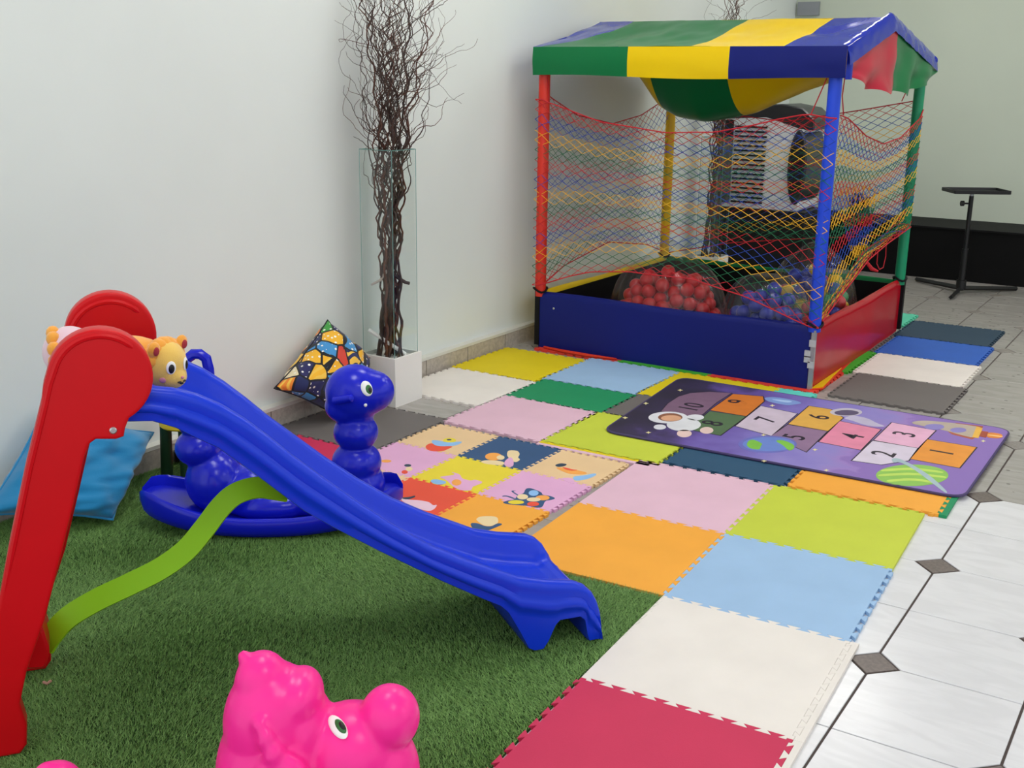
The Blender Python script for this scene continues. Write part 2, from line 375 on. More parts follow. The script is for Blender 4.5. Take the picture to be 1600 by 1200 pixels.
def inset(parent, pts, cf, colour, z, name='picture_inset'):
    if len(pts)<19: pts=chaikin(pts)
    pl=[tuple(G(*cf(*p),HM)[:2]) for p in pts]
    if sum(pl[i][0]*pl[(i+1)%len(pl)][1]-pl[(i+1)%len(pl)][0]*pl[i][1] for i in range(len(pl)))<0: pl=pl[::-1]
    return MB().prism(pl,[(0,HM-.002),(0,HM+z)]).build(name,foam(colour) if isinstance(colour,str) else colour,parent,smooth=False)
A=PM[(0,2)]
inset(A,[(640,250),(690,235),(760,275),(940,270),(880,300),(810,330),(690,330),(630,305),(615,275)],cD,'coral',.0006,'body_inset')
inset(A,[(680,205),(760,205),(880,235),(1040,215),(1010,245),(930,270),(750,272),(700,245)],cD,'skyblue',.0009,'wing_inset')
inset(A,ell(890,205,75,27),cD,'lemon',.0006,'head_inset'); inset(A,ell(885,199,28,8),cD,'slate',.0012,'eye_inset')
A=PM[(1,2)]
inset(A,ell(200,215,85,38),cE,'peach',.0006,'head_inset'); inset(A,ell(270,225,40,22),cE,'cream',.0011,'cheek_inset')
inset(A,[(65,265),(120,250),(240,255),(310,270),(300,300),(200,298),(110,285)],cE,'cream',.0006,'wing_inset')
inset(A,[(345,150),(440,155),(465,190),(440,225),(470,245),(420,275),(370,250),(330,200)],cE,'cream',.0007,'tail_inset'); inset(A,[(310,260),(370,215),(400,250),(400,310),(350,322),(305,300)],cE,'rose',.001,'foot_inset')
A=PM[(2,2)]
inset(A,[(808,300),(870,280),(940,290),(905,312),(840,318)],cE,'slate',.0006,'beak_inset'); inset(A,[(820,320),(930,330),(1150,375),(1100,395),(960,390),(850,345)],cE,'peach',.0006,'body_inset')
inset(A,[(880,318),(940,330),(990,345),(1050,350),(980,358),(920,345)],cE,'coral',.001,'mark_inset')
inset(A,[(985,415),(1100,405),(1220,380),(1230,400),(1140,440),(1010,460)],cE,'skyblue',.0008,'wing_inset'); inset(A,[(860,430),(980,425),(1010,460),(1010,490),(930,465)],cE,'rose',.0006,'tail_inset')
A=PM[(1,1)]
inset(A,[(760,620),(900,605),(960,590),(900,560),(1010,590),(1030,640),(1130,665),(1180,650),(1280,680),(1200,715),(1150,730),(1140,775),(1020,775),(930,730),(850,650)],cD,'rose',.0006,'body_inset')
inset(A,[(670,660),(730,645),(850,670),(850,695),(770,710),(690,690)],cD,'skyblue',.0009,'tail_inset'); inset(A,ell(970,685,55,35),cD,'peach',.001,'cheek_inset')
A=PM[(2,1)]
inset(A,[(285,672),(340,655),(410,645),(440,600),(500,585),(520,535),(570,528),(680,570),(690,600),(760,605),(825,632),(770,650),(715,655),(690,720),(640,728),(540,705),(450,700),(330,690)],cE,'denim',.0005,'outline_inset')
inset(A,ell(600,580,50,28),cE,'skyblue',.001,'wing_inset'); inset(A,ell(690,628,70,25),cE,'peach',.001,'wing_inset'); inset(A,ell(600,645,70,20,a0=.2),cE,'cream',.0011,'body_inset'); inset(A,ell(490,618,55,26),cE,'cream',.001,'head_inset')
inset(A,ell(425,672,80,20),cE,'lemon',.001,'wing_inset'); inset(A,ell(595,690,60,22),cE,'coral',.001,'wing_inset')
inset(A,[(400,640),(330,612),(285,615),(290,605),(335,603),(420,632)],cE,'denim',.0005,'feeler_inset'); inset(A,[(440,605),(385,570),(375,555),(430,555),(390,562),(450,598)],cE,'denim',.0005,'feeler_inset')
A=PM[(0,1)]
inset(A,ell(415,490,40,14),cD,'slate',.0008,'eye_inset'); inset(A,ell(380,565,35,20),cD,'coral',.0007,'beak_inset'); inset(A,ell(430,530,40,24),cD,'cream',.0006,'head_inset'); inset(A,ell(170,440,60,16),cD,'peach',.0006,'wing_inset')
A=PM[(1,0)]
inset(A,[(300,850),(420,880),(540,885),(660,905),(700,945),(755,935),(720,985),(660,1010),(560,990),(400,930)],cD,'blush',.0006,'body_inset'); inset(A,[(345,855),(440,850),(500,830),(500,850),(420,878),(360,872)],cD,'slate',.0009,'beak_inset')
A=PM[(2,0)]
inset(A,[(20,840),(70,810),(240,812),(250,880),(170,912),(100,905),(50,870)],cE,'cream',.0006,'body_inset'); inset(A,[(-40,880),(40,880),(110,912),(180,915),(240,880),(295,890),(240,915),(130,960),(0,950)],cE,'denim',.0009,'tail_inset')

# =================================================================== HOPSCOTCH PLAY MAT
HZ=HM+.0005; HT=.009
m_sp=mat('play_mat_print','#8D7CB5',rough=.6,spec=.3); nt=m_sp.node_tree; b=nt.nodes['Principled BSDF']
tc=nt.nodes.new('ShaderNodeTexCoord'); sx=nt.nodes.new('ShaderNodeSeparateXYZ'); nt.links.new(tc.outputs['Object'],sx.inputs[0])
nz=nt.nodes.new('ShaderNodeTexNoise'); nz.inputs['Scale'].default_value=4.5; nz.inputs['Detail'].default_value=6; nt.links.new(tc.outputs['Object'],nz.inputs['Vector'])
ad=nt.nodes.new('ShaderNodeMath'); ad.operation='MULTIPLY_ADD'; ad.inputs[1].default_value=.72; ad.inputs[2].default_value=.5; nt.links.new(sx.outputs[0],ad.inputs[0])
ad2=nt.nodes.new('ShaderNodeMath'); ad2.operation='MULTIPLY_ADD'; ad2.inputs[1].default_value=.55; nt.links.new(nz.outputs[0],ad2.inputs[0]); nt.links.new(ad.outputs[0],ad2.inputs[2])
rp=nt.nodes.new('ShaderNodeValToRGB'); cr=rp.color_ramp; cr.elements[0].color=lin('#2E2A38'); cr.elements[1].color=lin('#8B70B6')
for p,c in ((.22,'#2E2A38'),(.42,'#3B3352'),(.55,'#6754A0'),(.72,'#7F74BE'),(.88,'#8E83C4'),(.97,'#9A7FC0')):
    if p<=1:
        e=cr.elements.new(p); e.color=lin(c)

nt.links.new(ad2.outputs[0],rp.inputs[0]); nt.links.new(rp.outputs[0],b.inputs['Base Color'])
cs=[G(942,672,HZ+HT),G(1505,777,HZ+HT),G(1580,671,HZ+HT),G(1064,589,HZ+HT)]
def rounded(cs, r, n=6):
    out=[]; N=len(cs)
    for i in range(N):
        p=Vector(cs[i][:2]); a=(Vector(cs[i-1][:2])-p).normalized(); c=(Vector(cs[(i+1)%N][:2])-p).normalized()
        q0,q1=p+a*r,p+c*r
        for k in range(n+1):
            t=k/n; out.append(tuple((1-t)**2*q0+2*t*(1-t)*p+t*t*q1))
    return out
pl=rounded(cs,.07)
ctr=sum((Vector(c[:2]) for c in cs),Vector((0,0)))/4
hop=thing('hopscotch_mat','purple space themed hopscotch play mat numbered one to ten','play mat',(ctr.x,ctr.y,HZ))
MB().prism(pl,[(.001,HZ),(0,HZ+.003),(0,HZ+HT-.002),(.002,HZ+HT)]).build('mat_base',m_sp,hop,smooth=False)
bind=MB(); n=len(pl)
bind.tube([(p[0],p[1],HZ+HT*.55) for p in pl]+[(pl[0][0],pl[0][1],HZ+HT*.55)],.0052,8).build('edge_binding',mat('binding','#453A66',rough=.7),hop)
cA=crop(940,580,6.154); cB=crop(1140,600,6.154); cC=crop(1360,630,6.667)
ZP=HZ+HT
def ink(c): return mat('ink_'+c.strip('#'),c,rough=.62,spec=.3,nscale=14,namp=.08)
def printed(pts, cf, colour, lvl, name):
    if name in ('continent','planet_ring','comet_tail','moon_dust','planet_stripe','rocket_body','rocket_flame'): pts=chaikin(pts)
    pl=[tuple(G(*(cf(*p) if cf else p),ZP)[:2]) for p in pts]
    if sum(pl[i][0]*pl[(i+1)%len(pl)][1]-pl[(i+1)%len(pl)][0]*pl[i][1] for i in range(len(pl)))<0: pl=pl[::-1]
    return MB().prism(pl,[(0,ZP-.0004),(0,ZP+.0002*lvl)]).build(name,ink(colour),hop,smooth=False), pl
cells=[('10',cA,[(575,385),(640,310),(740,245),(850,212),(1040,198),(1245,212),(1105,300),(970,415),(860,450),(700,420)],'#7C6079'),
('9',cA,[(1265,220),(1550,243),(1560,290),(1390,432),(1045,375)],'#CE762C'),('8',cA,[(1040,385),(1385,437),(1140,617),(890,570),(910,495)],'#55704F'),
('7',cB,[(300,212),(648,285),(400,498),(58,405)],'#C9BACB'),('6',cB,[(765,212),(975,245),(1090,325),(945,452),(565,385)],'#DBA94F'),
('5',cB,[(560,392),(937,455),(735,652),(400,500)],'#8F7392'),('4',cB,[(1060,358),(1452,438),(1260,634),(860,556)],'#E08AA6'),
('3',cC,[(225,203),(678,285),(495,467),(38,385)],'#E3B0CC'),('2',cC,[(25,392),(490,470),(395,598),(115,640),(-190,598)],'#D5CBDC'),('1',cC,[(595,378),(1102,460),(925,674),(418,580)],'#E4963F')]
numpos={'10':cA(870,345),'9':cA(1320,298),'8':cA(1075,502),'7':cB(355,345),'6':cB(865,318),'5':cB(632,512),'4':cB(1190,505),'3':cC(365,325),'2':cC(150,530),'1':cC(755,512)}
m_ink=mat('ink_black','#241C2C',rough=.6)
for nme,cf,pts,c in cells:
    _,pl2=printed(pts,cf,c,2,'number_cell')
    big=offset(pl2,-.005)
    MB().prism(big,[(0,ZP-.0004),(0,ZP+.0002)]).build('cell_outline',m_ink,hop,smooth=False)
    cu=bpy.data.curves.new('num','FONT'); cu.body=nme; cu.size=.122; cu.align_x='CENTER'; cu.align_y='CENTER'; cu.extrude=.0002; cu.offset=.0012
    to=bpy.data.objects.new('num',cu); COL.objects.link(to); dg=bpy.context.evaluated_depsgraph_get(); dg.update()
    me=bpy.data.meshes.new_from_object(to.evaluated_get(dg)); bpy.data.objects.remove(to)
    g=G(*numpos[nme],ZP)
    R=Matrix(((0,-1,0),(1,0,0),(0,0,1)))     # glyph up = -X
    for vtx in me.vertices:
        p=R@Vector(vtx.co); vtx.co=(p.x+g[0]-hop.location.x,p.y+g[1]-hop.location.y,p.z+ZP+.0006-hop.location.z)
    me.materials.clear(); me.materials.append(m_ink); me.name='printed_number'
    no=bpy.data.objects.new('printed_number',me); COL.objects.link(no); no.parent=hop
# printed space pictures
printed(ell(365,580,282,82,28),cB,'#6E70BC',3,'globe'); printed(ell(375,580,250,68,28),cB,'#6C86CC',4,'globe')
printed([(180,545),(230,535),(320,575),(300,600),(290,635),(200,625),(160,590)],cB,'#7FBF4A',5,'continent'); printed([(430,545),(520,540),(630,590),(610,635),(560,640),(520,595)],cB,'#7FBF4A',5,'continent')
printed(ell(435,752,378,112,30,),cC,'#8FC25C',3,'planet')
for yy,rx in ((700,330),(752,360),(810,270)): printed([(435-rx+0,yy-10),(435,yy-32),(435+rx,yy+12),(435+rx*.97,yy+32),(435,yy-8),(435-rx*.97,yy+16)],cC,'#BFDC66',4,'planet_stripe')
printed([(215,585),(260,570),(330,590),(480,665),(640,770),(810,930),(780,940),(600,800),(440,680),(300,610),(240,625)],cC,'#A9BFC6',5,'planet_ring')
# astronaut
printed(ell(790,515,165,62,24),cA,'#D8DADF',4,'astronaut_suit'); printed(ell(640,447,190,56,26),cA,'#DADBE2',5,'astronaut_helmet'); printed(ell(660,446,118,40,24),cA,'#8A5A44',6,'visor'); printed(ell(668,454,98,28,22),cA,'#D9A583',7,'visor')
printed(ell(900,445,85,28,16),cA,'#DADBE2',4,'astronaut_arm'); printed(ell(560,538,60,24,16),cA,'#DADBE2',4,'astronaut_arm'); printed(ell(795,600,72,36,18),cA,'#E0C4BE',4,'astronaut_boot'); printed(ell(1010,570,65,32,18),cA,'#E0C4BE',4,'astronaut_boot')
printed([(325,130),(450,125),(640,160),(700,185),(640,195),(560,205),(440,185),(360,165)],cB,'#7E9AD2',2,'comet_tail'); printed([(360,140),(620,165),(560,185)],cB,'#A9C4EA',3,'comet_tail')
printed(ell(1120,272,155,38,24),cB,'#C2BCC8',3,'crater'); printed(ell(1125,278,118,26,22),cB,'#5F5672',4,'crater'); printed([(1090,330),(1180,300),(1330,330),(1420,380),(1510,410),(1400,412),(1280,390),(1170,350)],cB,'#BDB6CF',3,'moon_dust')
# rocket
printed([(430,195),(560,180),(800,200),(1100,240),(1170,260),(1090,365),(950,335),(800,290),(560,240),(440,215)],cC,'#B8AB9C',3,'rocket_body')
printed([(1105,243),(1170,262),(1125,365),(1060,355)],cC,'#E7B64F',4,'rocket_band'); printed([(880,205),(1175,240),(1165,262),(960,238)],cC,'#A9533F',2,'rocket_fin'); printed([(800,290),(1090,362),(1060,378),(850,325)],cC,'#B06048',2,'rocket_fin')
printed([(1160,290),(1230,300),(1205,360),(1130,345)],cC,'#A9523C',4,'rocket_engine'); printed([(1225,300),(1385,325),(1360,370),(1200,358)],cC,'#E38A3C',4,'rocket_flame'); printed([(1225,325),(1385,345),(1370,358),(1215,338)],cC,'#F2C27A',5,'rocket_flame')
printed(ell(665,248,105,30,18),cC,'#8D84C4',5,'porthole'); printed(ell(915,282,85,26,18),cC,'#8D84C4',5,'porthole')
for cf,x,y in ((cA,225,448),(cA,450,590),(cA,425,310),(cB,330,740),(cB,930,830),(cB,820,632),(cB,410,207),(cC,1175,395),(cA,755,183),(cB,325,492)):
    printed([(x-26,y),(x-6,y-5),(x,y-13),(x+7,y-5),(x+28,y),(x+7,y+5),(x,y+14),(x-6,y+5)],cf,'#E3D9A0',3,'star')

# =================================================================== SLIDE
SA=math.radians(54); SU=np.array([math.cos(SA),math.sin(SA),0]); SN=np.array([-math.sin(SA),math.cos(SA),0]); SB=G(940,1011,.01); SB[2]=0
def S3(s, n, z): p=SB+SU*s+SN*n; return Vector((p[0],p[1],z))
m_blue=mat('slide_blue_plastic','#1038D0',rough=.32,spec=.32,nscale=5,namp=.03); m_red=mat('slide_red_plastic','#CB0C16',rough=.38,spec=.28,nscale=7,namp=.04)
slide=thing('toy_slide','plastic toddler slide with blue chute and red rounded side panels','slide',S3(-.6,.2,0))
rim=[(-1.16,.772),(-1.10,.77),(-1.014,.757),(-.966,.748),(-.921,.732),(-.875,.706),(-.829,.671),(-.781,.627),(-.734,.580),(-.684,.535),(-.602,.462),(-.517,.392),(-.428,.328),(-.336,.276),(-.21,.214),(-.14,.194),(-.093,.185),(-.061,.178),(-.035,.165),(-.014,.144),(-.002,.122),(.006,.095),(.010,.06),(.011,.03)]
low=[(-1.16,.69),(-1.061,.687),(-1.012,.683),(-.967,.664),(-.93,.639),(-.887,.613),(-.81,.542),(-.713,.449),(-.649,.401),(-.547,.33),(-.398,.232),(-.30,.172),(-.255,.146),(-.235,.125),(-.205,.07),(-.18,.02),(-.165,.012),(-.143,.012),(-.13,.03),(-.112,.07),(-.10,.082),(-.045,.082),(-.032,.07),(-.024,.03),(-.018,.012),(.011,.012)]
stn=sorted(set([a for a,_ in rim]+[a for a,_ in low]+list(np.linspace(-1.12,-.3,42))))
rx,ry=zip(*rim); lx,ly=zip(*low); N0,N1=.025,.375
def section(s):
    r=interp(s,rx,ry); l=min(interp(s,lx,ly),r-.012); h=r-l
    bed=max(r-.068, l+.01) if s<-.05 else max(min(r-.012, r-.068*min(1,(.011-s)/.061)), l+.008)
    wall=r-max(l, r-.115)
    rb=lambda t:r-wall*t
    half=[(N0+.016,l),(N0+.006,l+.004 if h>.02 else l),(N0+.005,rb(.86)),(N0+.004,rb(.72)),(N0-.005,rb(.64)),(N0-.007,rb(.55)),(N0-.004,rb(.46)),(N0+.003,rb(.38)),(N0,rb(.2)),(N0+.003,rb(.08)),(N0+.012,rb(.01)),(N0+.022,r),(N0+.033,rb(.03)),(N0+.042,r-(r-bed)*.25),(N0+.05,r-(r-bed)*.6),(N0+.06,bed+(r-bed)*.12),(N0+.072,bed+.0015),(N0+.085,bed),(N0+.10,bed+.0025),(N0+.115,bed)]
    mirr=[(N0+N1-a,z) for a,z in reversed(half)]
    return [S3(s,a,z) for a,z in half+mirr]
mb=MB().rings([section(s) for s in stn]); mb.build('chute',m_blue,slide,angle=50)
# red side panels
cen=(-1.103,.79); rad=.097
arc=[(cen[0]+rad*math.cos(math.radians(a)),cen[1]+rad*math.sin(math.radians(a))) for a in np.linspace(-62,165,30)]
out=[(-1.320,0.012),(-1.306,.03),(-1.302,.075),(-1.310,.126),(-1.291,.194),(-1.248,.30),(-1.206,.433),(-1.166,.563),(-1.145,.635),(-1.134,.660),(-1.122,.668),(-1.085,.664),(-1.070,.668),(-1.066,.685)]+arc+[(-1.207,.785),(-1.214,.75),(-1.253,.626),(-1.296,.473),(-1.323,.369),(-1.37,.19),(-1.392,.10),(-1.412,.05),(-1.412,.012)]
for side,(a,dirn) in enumerate(((0.0,1),(.395,-1))):
    prof=[(.008,.0),(.0055,.0),(.0025,.0012),(.0008,.003),(0,.006),(0,.041),(.0008,.044),(.0025,.0458),(.0055,.047),(.008,.047)]
    a0=a if dirn==1 else a-.047
    op=out if dirn==1 else [(q0+.034+.012*max(0,1-q1/.79),q1*1.008) for q0,q1 in out]
    p=MB().prism(op,prof,O=S3(0,a0,0),ex=SU,ey=(0,0,1),en=SN).build('side_panel',m_red,slide,angle=40)
    bead=[(-1.335,.34),(-1.300,.473),(-1.257,.626),(-1.218,.75),(-1.208,.785)]+arc[::-1][1:17]
    for nb in ((a0+.003,a0+.044) if dirn==1 else (a0+.003,)): MB().tube([S3(q0*1.0+(.034 if dirn==-1 else 0)+(.012*max(0,1-q1/.79) if dirn==-1 else 0)+(.012 if q1<.80 else .0)+(cen[0]-q0)*(.13 if q1>=.80 else 0),nb,q1-(q1-cen[1])*(.13 if q1>=.80 else 0)) for q0,q1 in bead],[.002]+[.007]*(len(bead)-2)+[.002],8).build('rim_bead',m_red,p)
    mt=MB(); 
    zf=a0-.001 if dirn==1 else a0+.048
    mt.prism(ell(-1.089+(.034 if dirn==-1 else 0),.684,.007,.007,16),[(.002,-.004),(0,-.002),(0,.004)],O=S3(0,zf,0),ex=SU,ey=(0,0,1),en=SN); mt.build('bolt',mat('bolt_steel','#C9CBCC',rough=.3,metal=.8),p)
# ladder steps
for s,z in ((-1.318,.20),(-1.258,.40),(-1.208,.58)):
    MB().prism(rounded([(s-.032,z-.018),(s+.032,z-.018),(s+.032,z+.018),(s-.032,z+.018)],.012,4),[(.004,0),(0,.004),(0,.316),(.004,.32)],O=S3(0,.04,0),ex=SU,ey=(0,0,1),en=SN).build('step',m_red,slide)
# lower bracket holding the strap
MB().prism(rounded([(-1.33,.135),(-1.262,.125),(-1.250,.165),(-1.262,.235),(-1.33,.25)],.012,3),[(.006,0),(0,.006),(0,.13),(.006,.136)],O=S3(0,.13,0),ex=SU,ey=(0,0,1),en=SN).build('strap_bracket',m_red,slide)
# flexible green brace
cp=[(-1.262,.142),(-1.245,.17),(-1.21,.205),(-1.15,.236),(-1.08,.262),(-1.01,.29),(-.953,.326),(-.91,.372),(-.87,.420),(-.835,.447),(-.79,.456),(-.75,.447),(-.72,.435)]
cs_=[]
for i in range(len(cp)-1):
    p0,p1,p2,p3=[Vector(cp[min(max(k,0),len(cp)-1)]) for k in (i-1,i,i+1,i+2)]
    for t in np.linspace(0,1,6)[:-1]: cs_.append(.5*((2*p1)+(p2-p0)*t+(2*p0-5*p1+4*p2-p3)*t*t+(3*p1-p0-3*p2+p3)*t**3))
cs_.append(Vector(cp[-1])); rings=[]
for i,p in enumerate(cs_):
    tn=(cs_[min(i+1,len(cs_)-1)]-cs_[max(i-1,0)]).normalized(); nn=Vector((-tn.y,tn.x))*.0035
    tw=math.radians(interp(i/len(cs_),[0,.1,.5,.9,1],[35,50,58,50,30])); w=.025; pn=Vector((-tn.y,tn.x))
    def sp_(k,m_):
        # k: across the band (tilted), m_: through its thickness
        a_=k*w; q=p+pn*(a_*math.sin(tw))+pn*(m_*.0035*math.cos(tw)); return S3(q.x,.2+a_*math.cos(tw)-m_*.0035*math.sin(tw),q.y)
    rings.append([sp_(k,m_) for k,m_ in ((1,1),(-1,1),(-1,-1),(1,-1))])
MB().rings(rings).build('green_brace',mat('brace_green','#8CC81C',rough=.45,spec=.25),slide,angle=30)
MB().ellipsoid(S3(-.715,.16,.447),(.009,.009,.009),seg=10,rg=6).build('bolt',MATS['bolt_steel'],slide)
tag(MB().tube([G(68,1066,.014),G(74,1068,.016),G(79,1064,.014)],.0035,6).build('paper_scrap',mat('scrap','#B98A78',rough=.8),loc=G(74,1067,.013)),'tiny pinkish scrap lying on the turf beside the red panel','scrap')

# =================================================================== PLUSH LION on top of slide
m_or=mat('plush_orange','#F2A63C',rough=.9,sheen=.4,bump=.5,bscale=500); m_yl=mat('plush_yellow','#EFC55F',rough=.9,sheen=.4,bump=.5,bscale=500); m_li=mat('plush_lilac','#E3C3CF',rough=.9,sheen=.4); m_eyew=mat('toy_white','#F3F3F0',rough=.35); m_blk=mat('toy_black','#15110F',rough=.35)
pl_=thing('plush_lion','orange and pink plush lion lying across the top of the slide','plush toy',S3(-1.05,.2,.70))
ax=(Vector(SU),Vector(SN),Vector((0,0,1)))
b_=MB(); b_.ellipsoid(S3(-1.055,.215,.775),(.095,.062,.050),ax)
b_.build('body',m_or,pl_)
b_=MB(); b_.ellipsoid(S3(-1.155,.2,.80),(.055,.06,.055),ax); b_.build('rear_cloth',m_li,pl_)
ruf=MB()
for k in range(12):
    a=2*math.pi*k/12; ruf.ellipsoid(S3(-1.185,.2+.05*math.cos(a),.795+.048*math.sin(a)),(.014,.016,.016),ax,seg=10,rg=6)
ruf.build('ruffle',m_or,pl_)
# head looks toward the toe and camera
hc=S3(-.968,.19,.762); fwd=(Vector(SU)*.62-Vector(SN)*.72+Vector((0,0,-.12))).normalized(); rt=fwd.cross(Vector((0,0,1))).normalized(); upv=rt.cross(fwd)
hax=(rt,fwd,upv)
hd=MB(); hd.ellipsoid(hc,(.048,.040,.053),hax); hd.ellipsoid(hc+fwd*.022-upv*.022,(.032,.026,.026),hax)
head=remeshed(hd,.004,3,pl_,'head',m_yl)
def on_body(o, org, direction):
    bvh=BVHTree.FromObject(o,bpy.context.evaluated_depsgraph_get()); base=parent_loc(o)
    hit=bvh.ray_cast(Vector(org)-base,Vector(direction).normalized())
    return (hit[0]+base,hit[1]) if hit[0] else (Vector(org),-Vector(direction).normalized())
def disc(o_parent, body, org, dirn, up, rx_, ry_, m, name, lift=.0, th=.003):
    p,nm=on_body(body,org,dirn); nm=nm.normalized(); r_=Vector(up).cross(nm).normalized(); u_=nm.cross(r_)
    return MB().ellipsoid(p+nm*lift,(rx_,ry_,th),(r_,u_,nm),seg=16,rg=8).build(name,m,o_parent)
mane=MB()
for k in range(9):
    a=math.radians(20+k*17.5); mane.ellipsoid(hc+rt*(.040*math.cos(a))+upv*(.040*math.sin(a))-fwd*.008,(.020,.022,.020),hax,seg=10,rg=6)
mane.build('mane',m_or,pl_)
for sx_ in (-1,1):
    er=MB().ellipsoid(hc+rt*(.040*sx_)+upv*.042+fwd*.004,(.016,.009,.017),hax,seg=12,rg=8).build('ear',m_or,pl_)
    MB().ellipsoid(hc+rt*(.041*sx_)+upv*.040+fwd*.012,(.008,.004,.010),hax,seg=10,rg=6).build('inner_ear',mat('plush_red','#A8323C',rough=.9),er)
    o_=hc+rt*(.021*sx_)+upv*.006+fwd*.1
    ew=disc(head,head,o_,-fwd,upv,.011,.0145,m_eyew,'eye',.0005); disc(head,head,o_-upv*.002,-fwd,upv,.0072,.0105,m_blk,'pupil',.002)
    disc(head,head,hc+rt*(.033*sx_)-upv*.022+fwd*.1,-fwd,upv,.0075,.0065,mat('plush_cheek','#D98C9A',rough=.9),'cheek',.0)
disc(head,head,hc-upv*.017+fwd*.1,-fwd,upv,.004,.003,MATS['plush_cheek'],'nose',.001)
for sx_ in (-1,0,1): disc(head,head,hc-upv*(.030-.004*abs(sx_))+rt*.007*sx_+fwd*.1,-fwd,upv,.005,.0022,m_blk,'mouth',.0006)

# =================================================================== ROCKING TOYS
def rocker(name, label, O, e, body_mat, build_body, hw=.15, s0=-.42, s1=.385, lift=.012):
    e=Vector(e).normalized(); nn=Vector((-e.y,e.x,0)); O=Vector(O)
    fr=lambda s,t,z: O+e*s+nn*t+Vector((0,0,z))
    root=thing(name,label,'rocking toy',(O.x,O.y,lift))
    rings=[]
    for k in range(41):
        q=k/40; s=s0+(s1-s0)*q; c=(s-(s0+s1)/2)/((s1-s0)/2)
        zb=lift+.062*abs(c)**2.2+ (.0 if abs(c)<.9 else .55*(abs(c)-.9)**1.5)
        end=max(0,1-abs(c)**9); w=hw*(.55+.45*(1-abs(c)**3))*(.25+.75*end**.5)
        zt=lift+.062+.105*abs(c)**2.4; zt=zb+(zt-zb)*(.35+.65*end**.5) ; dz=(zt-zb)
        dip=min(.03,dz*.45)
        sec=[(-w*.80,zb-.004*0),(-w*.94,zb+dz*.08),(-w*1.0,zb+dz*.36),(-w,zb+dz*.78),(-w*.97,zt-.004),(-w*.90,zt),(-w*.82,zt-.006),(-w*.74,zt-dip),(-w*.4,zt-dip),(0,zt-dip)]
        sec=sec+[(-a,z) for a,z in reversed(sec[:-1])]
        rings.append([fr(s,a,z) for a,z in sec])
    MB().rings(rings).build('rocker_base',body_mat,root,angle=60)
    build_body(root,fr,e,nn)
    return root
m_wb=mat('worm_blue_plastic','#141FC6',rough=.24,spec=.4,nscale=4,namp=.03); m_pk=mat('pig_pink_plastic','#FF2E98',rough=.3,spec=.35,sss=0.05)
m_grn=mat('toy_iris','#2F6B34',rough=.3)
ax3=lambda e,nn:(e,nn,Vector((0,0,1)))
def hit_px(body, px, py):
    return on_body(body,CAM,ray(px,py))
def eyes(bd, pxy, fr, e, nn, rx_, ry_, up_, sides=(1,-1)):
    p,nm=hit_px(bd,*pxy); o=fr(0,0,0); up_=Vector(up_).normalized()
    for sg in sides:
        if sg==-1:
            d=(p-o).dot(nn); p=p-nn*(2*d); nm=nm-nn*(2*nm.dot(nn)); d=(p-o).dot(nn)
        r_=up_.cross(nm).normalized(); u_=nm.cross(r_); f_=e-nm*e.dot(nm); f_.normalize()
        for k,m_,nme,lift,th in ((1,m_eyew,'eye',0,.005),(.62,m_grn,'iris',.0028,.004),(.36,m_blk,'pupil',.005,.003)):
            MB().ellipsoid(p+nm*lift+f_*(1-k)*rx_*.6-u_*(1-k)*ry_*.3,(rx_*k,ry_*k,th),(r_,u_,nm),seg=20,rg=8).build(nme,m_,bd)
def worm_body(root, fr, e, nn):
    A_=ax3(e,nn); mb=MB()
    for s,z,rs,rt_,rz in ((.243,.135,.088,.088,.07),(.243,.205,.078,.080,.066),(.243,.302,.070,.072,.060),(.250,.352,.05,.052,.03)):
        mb.ellipsoid(fr(s,0,z),(rs,rt_,rz),A_,24,16)
    mb.ellipsoid(fr(.243,0,.428),(.091,.085,.088),A_,28,18); mb.ellipsoid(fr(.298,0,.432),(.066,.066,.064),A_,24,16); mb.ellipsoid(fr(.272,0,.430),(.08,.076,.074),A_,24,16); mb.ellipsoid(fr(.219,0,.386),(.070,.068,.054),A_)
    # seat hump and tail column
    for s,z,rs,rt_,rz in ((.12,.09,.16,.09,.055),(-.02,.08,.15,.10,.055),(-.105,.115,.088,.09,.078),(-.195,.150,.088,.094,.098),(-.238,.258,.070,.074,.058),(-.238,.348,.062,.064,.054),(-.228,.432,.054,.056,.050)):
        mb.ellipsoid(fr(s,0,z),(rs,rt_,rz),A_,24,14)
    bd=remeshed(mb,.006,3,root,'body',m_wb)
    # loop handle on the tail column
    lp=[fr(-.265+.0*k,0,.44) for k in (0,)]
    lp=[(-.262,.45),(-.262,.50),(-.256,.535),(-.235,.551),(-.215,.551),(-.198,.538),(-.192,.505),(-.192,.45)]
    MB().tube([fr(s,0,z) for s,z in lp],.0165,10).build('loop_handle',m_wb,root)
    # grip pegs through the head
    pc=hit_px(bd,531,625)[0]; d_=(e*.75-nn*.5+Vector((0,0,.25))).normalized()
    MB().tube([pc-d_*.02,pc+d_*.004,pc+d_*.03,pc+d_*.046,pc+d_*.05],[.013,.013,.0125,.011,.006],12).build('grip_peg',m_wb,root)
    po_=fr(.225,.075,.44); d2=(e*.75+nn*.5+Vector((0,0,.25))).normalized(); MB().tube([po_-d2*.02,po_+d2*.03,po_+d2*.05],[.013,.0125,.008],12).build('grip_peg',m_wb,root)
    eyes(bd,(573,607),fr,e,nn,.0175,.024,Vector((0,0,1))-e*.25)
    p_,n_=hit_px(bd,571,633); MB().ellipsoid(p_,(.0055,.0055,.0055),seg=10,rg=8).build('tooth',m_eyew,root)
    MB().ellipsoid(fr(.02,-.132,.055),(.003,.003,.003),seg=8,rg=5).build('screw',MATS['bolt_steel'],root)
W=G(430,843); we=np.array([.802,.597,0]); wn=np.array([-.597,.802,0])
WO=W+wn*.12
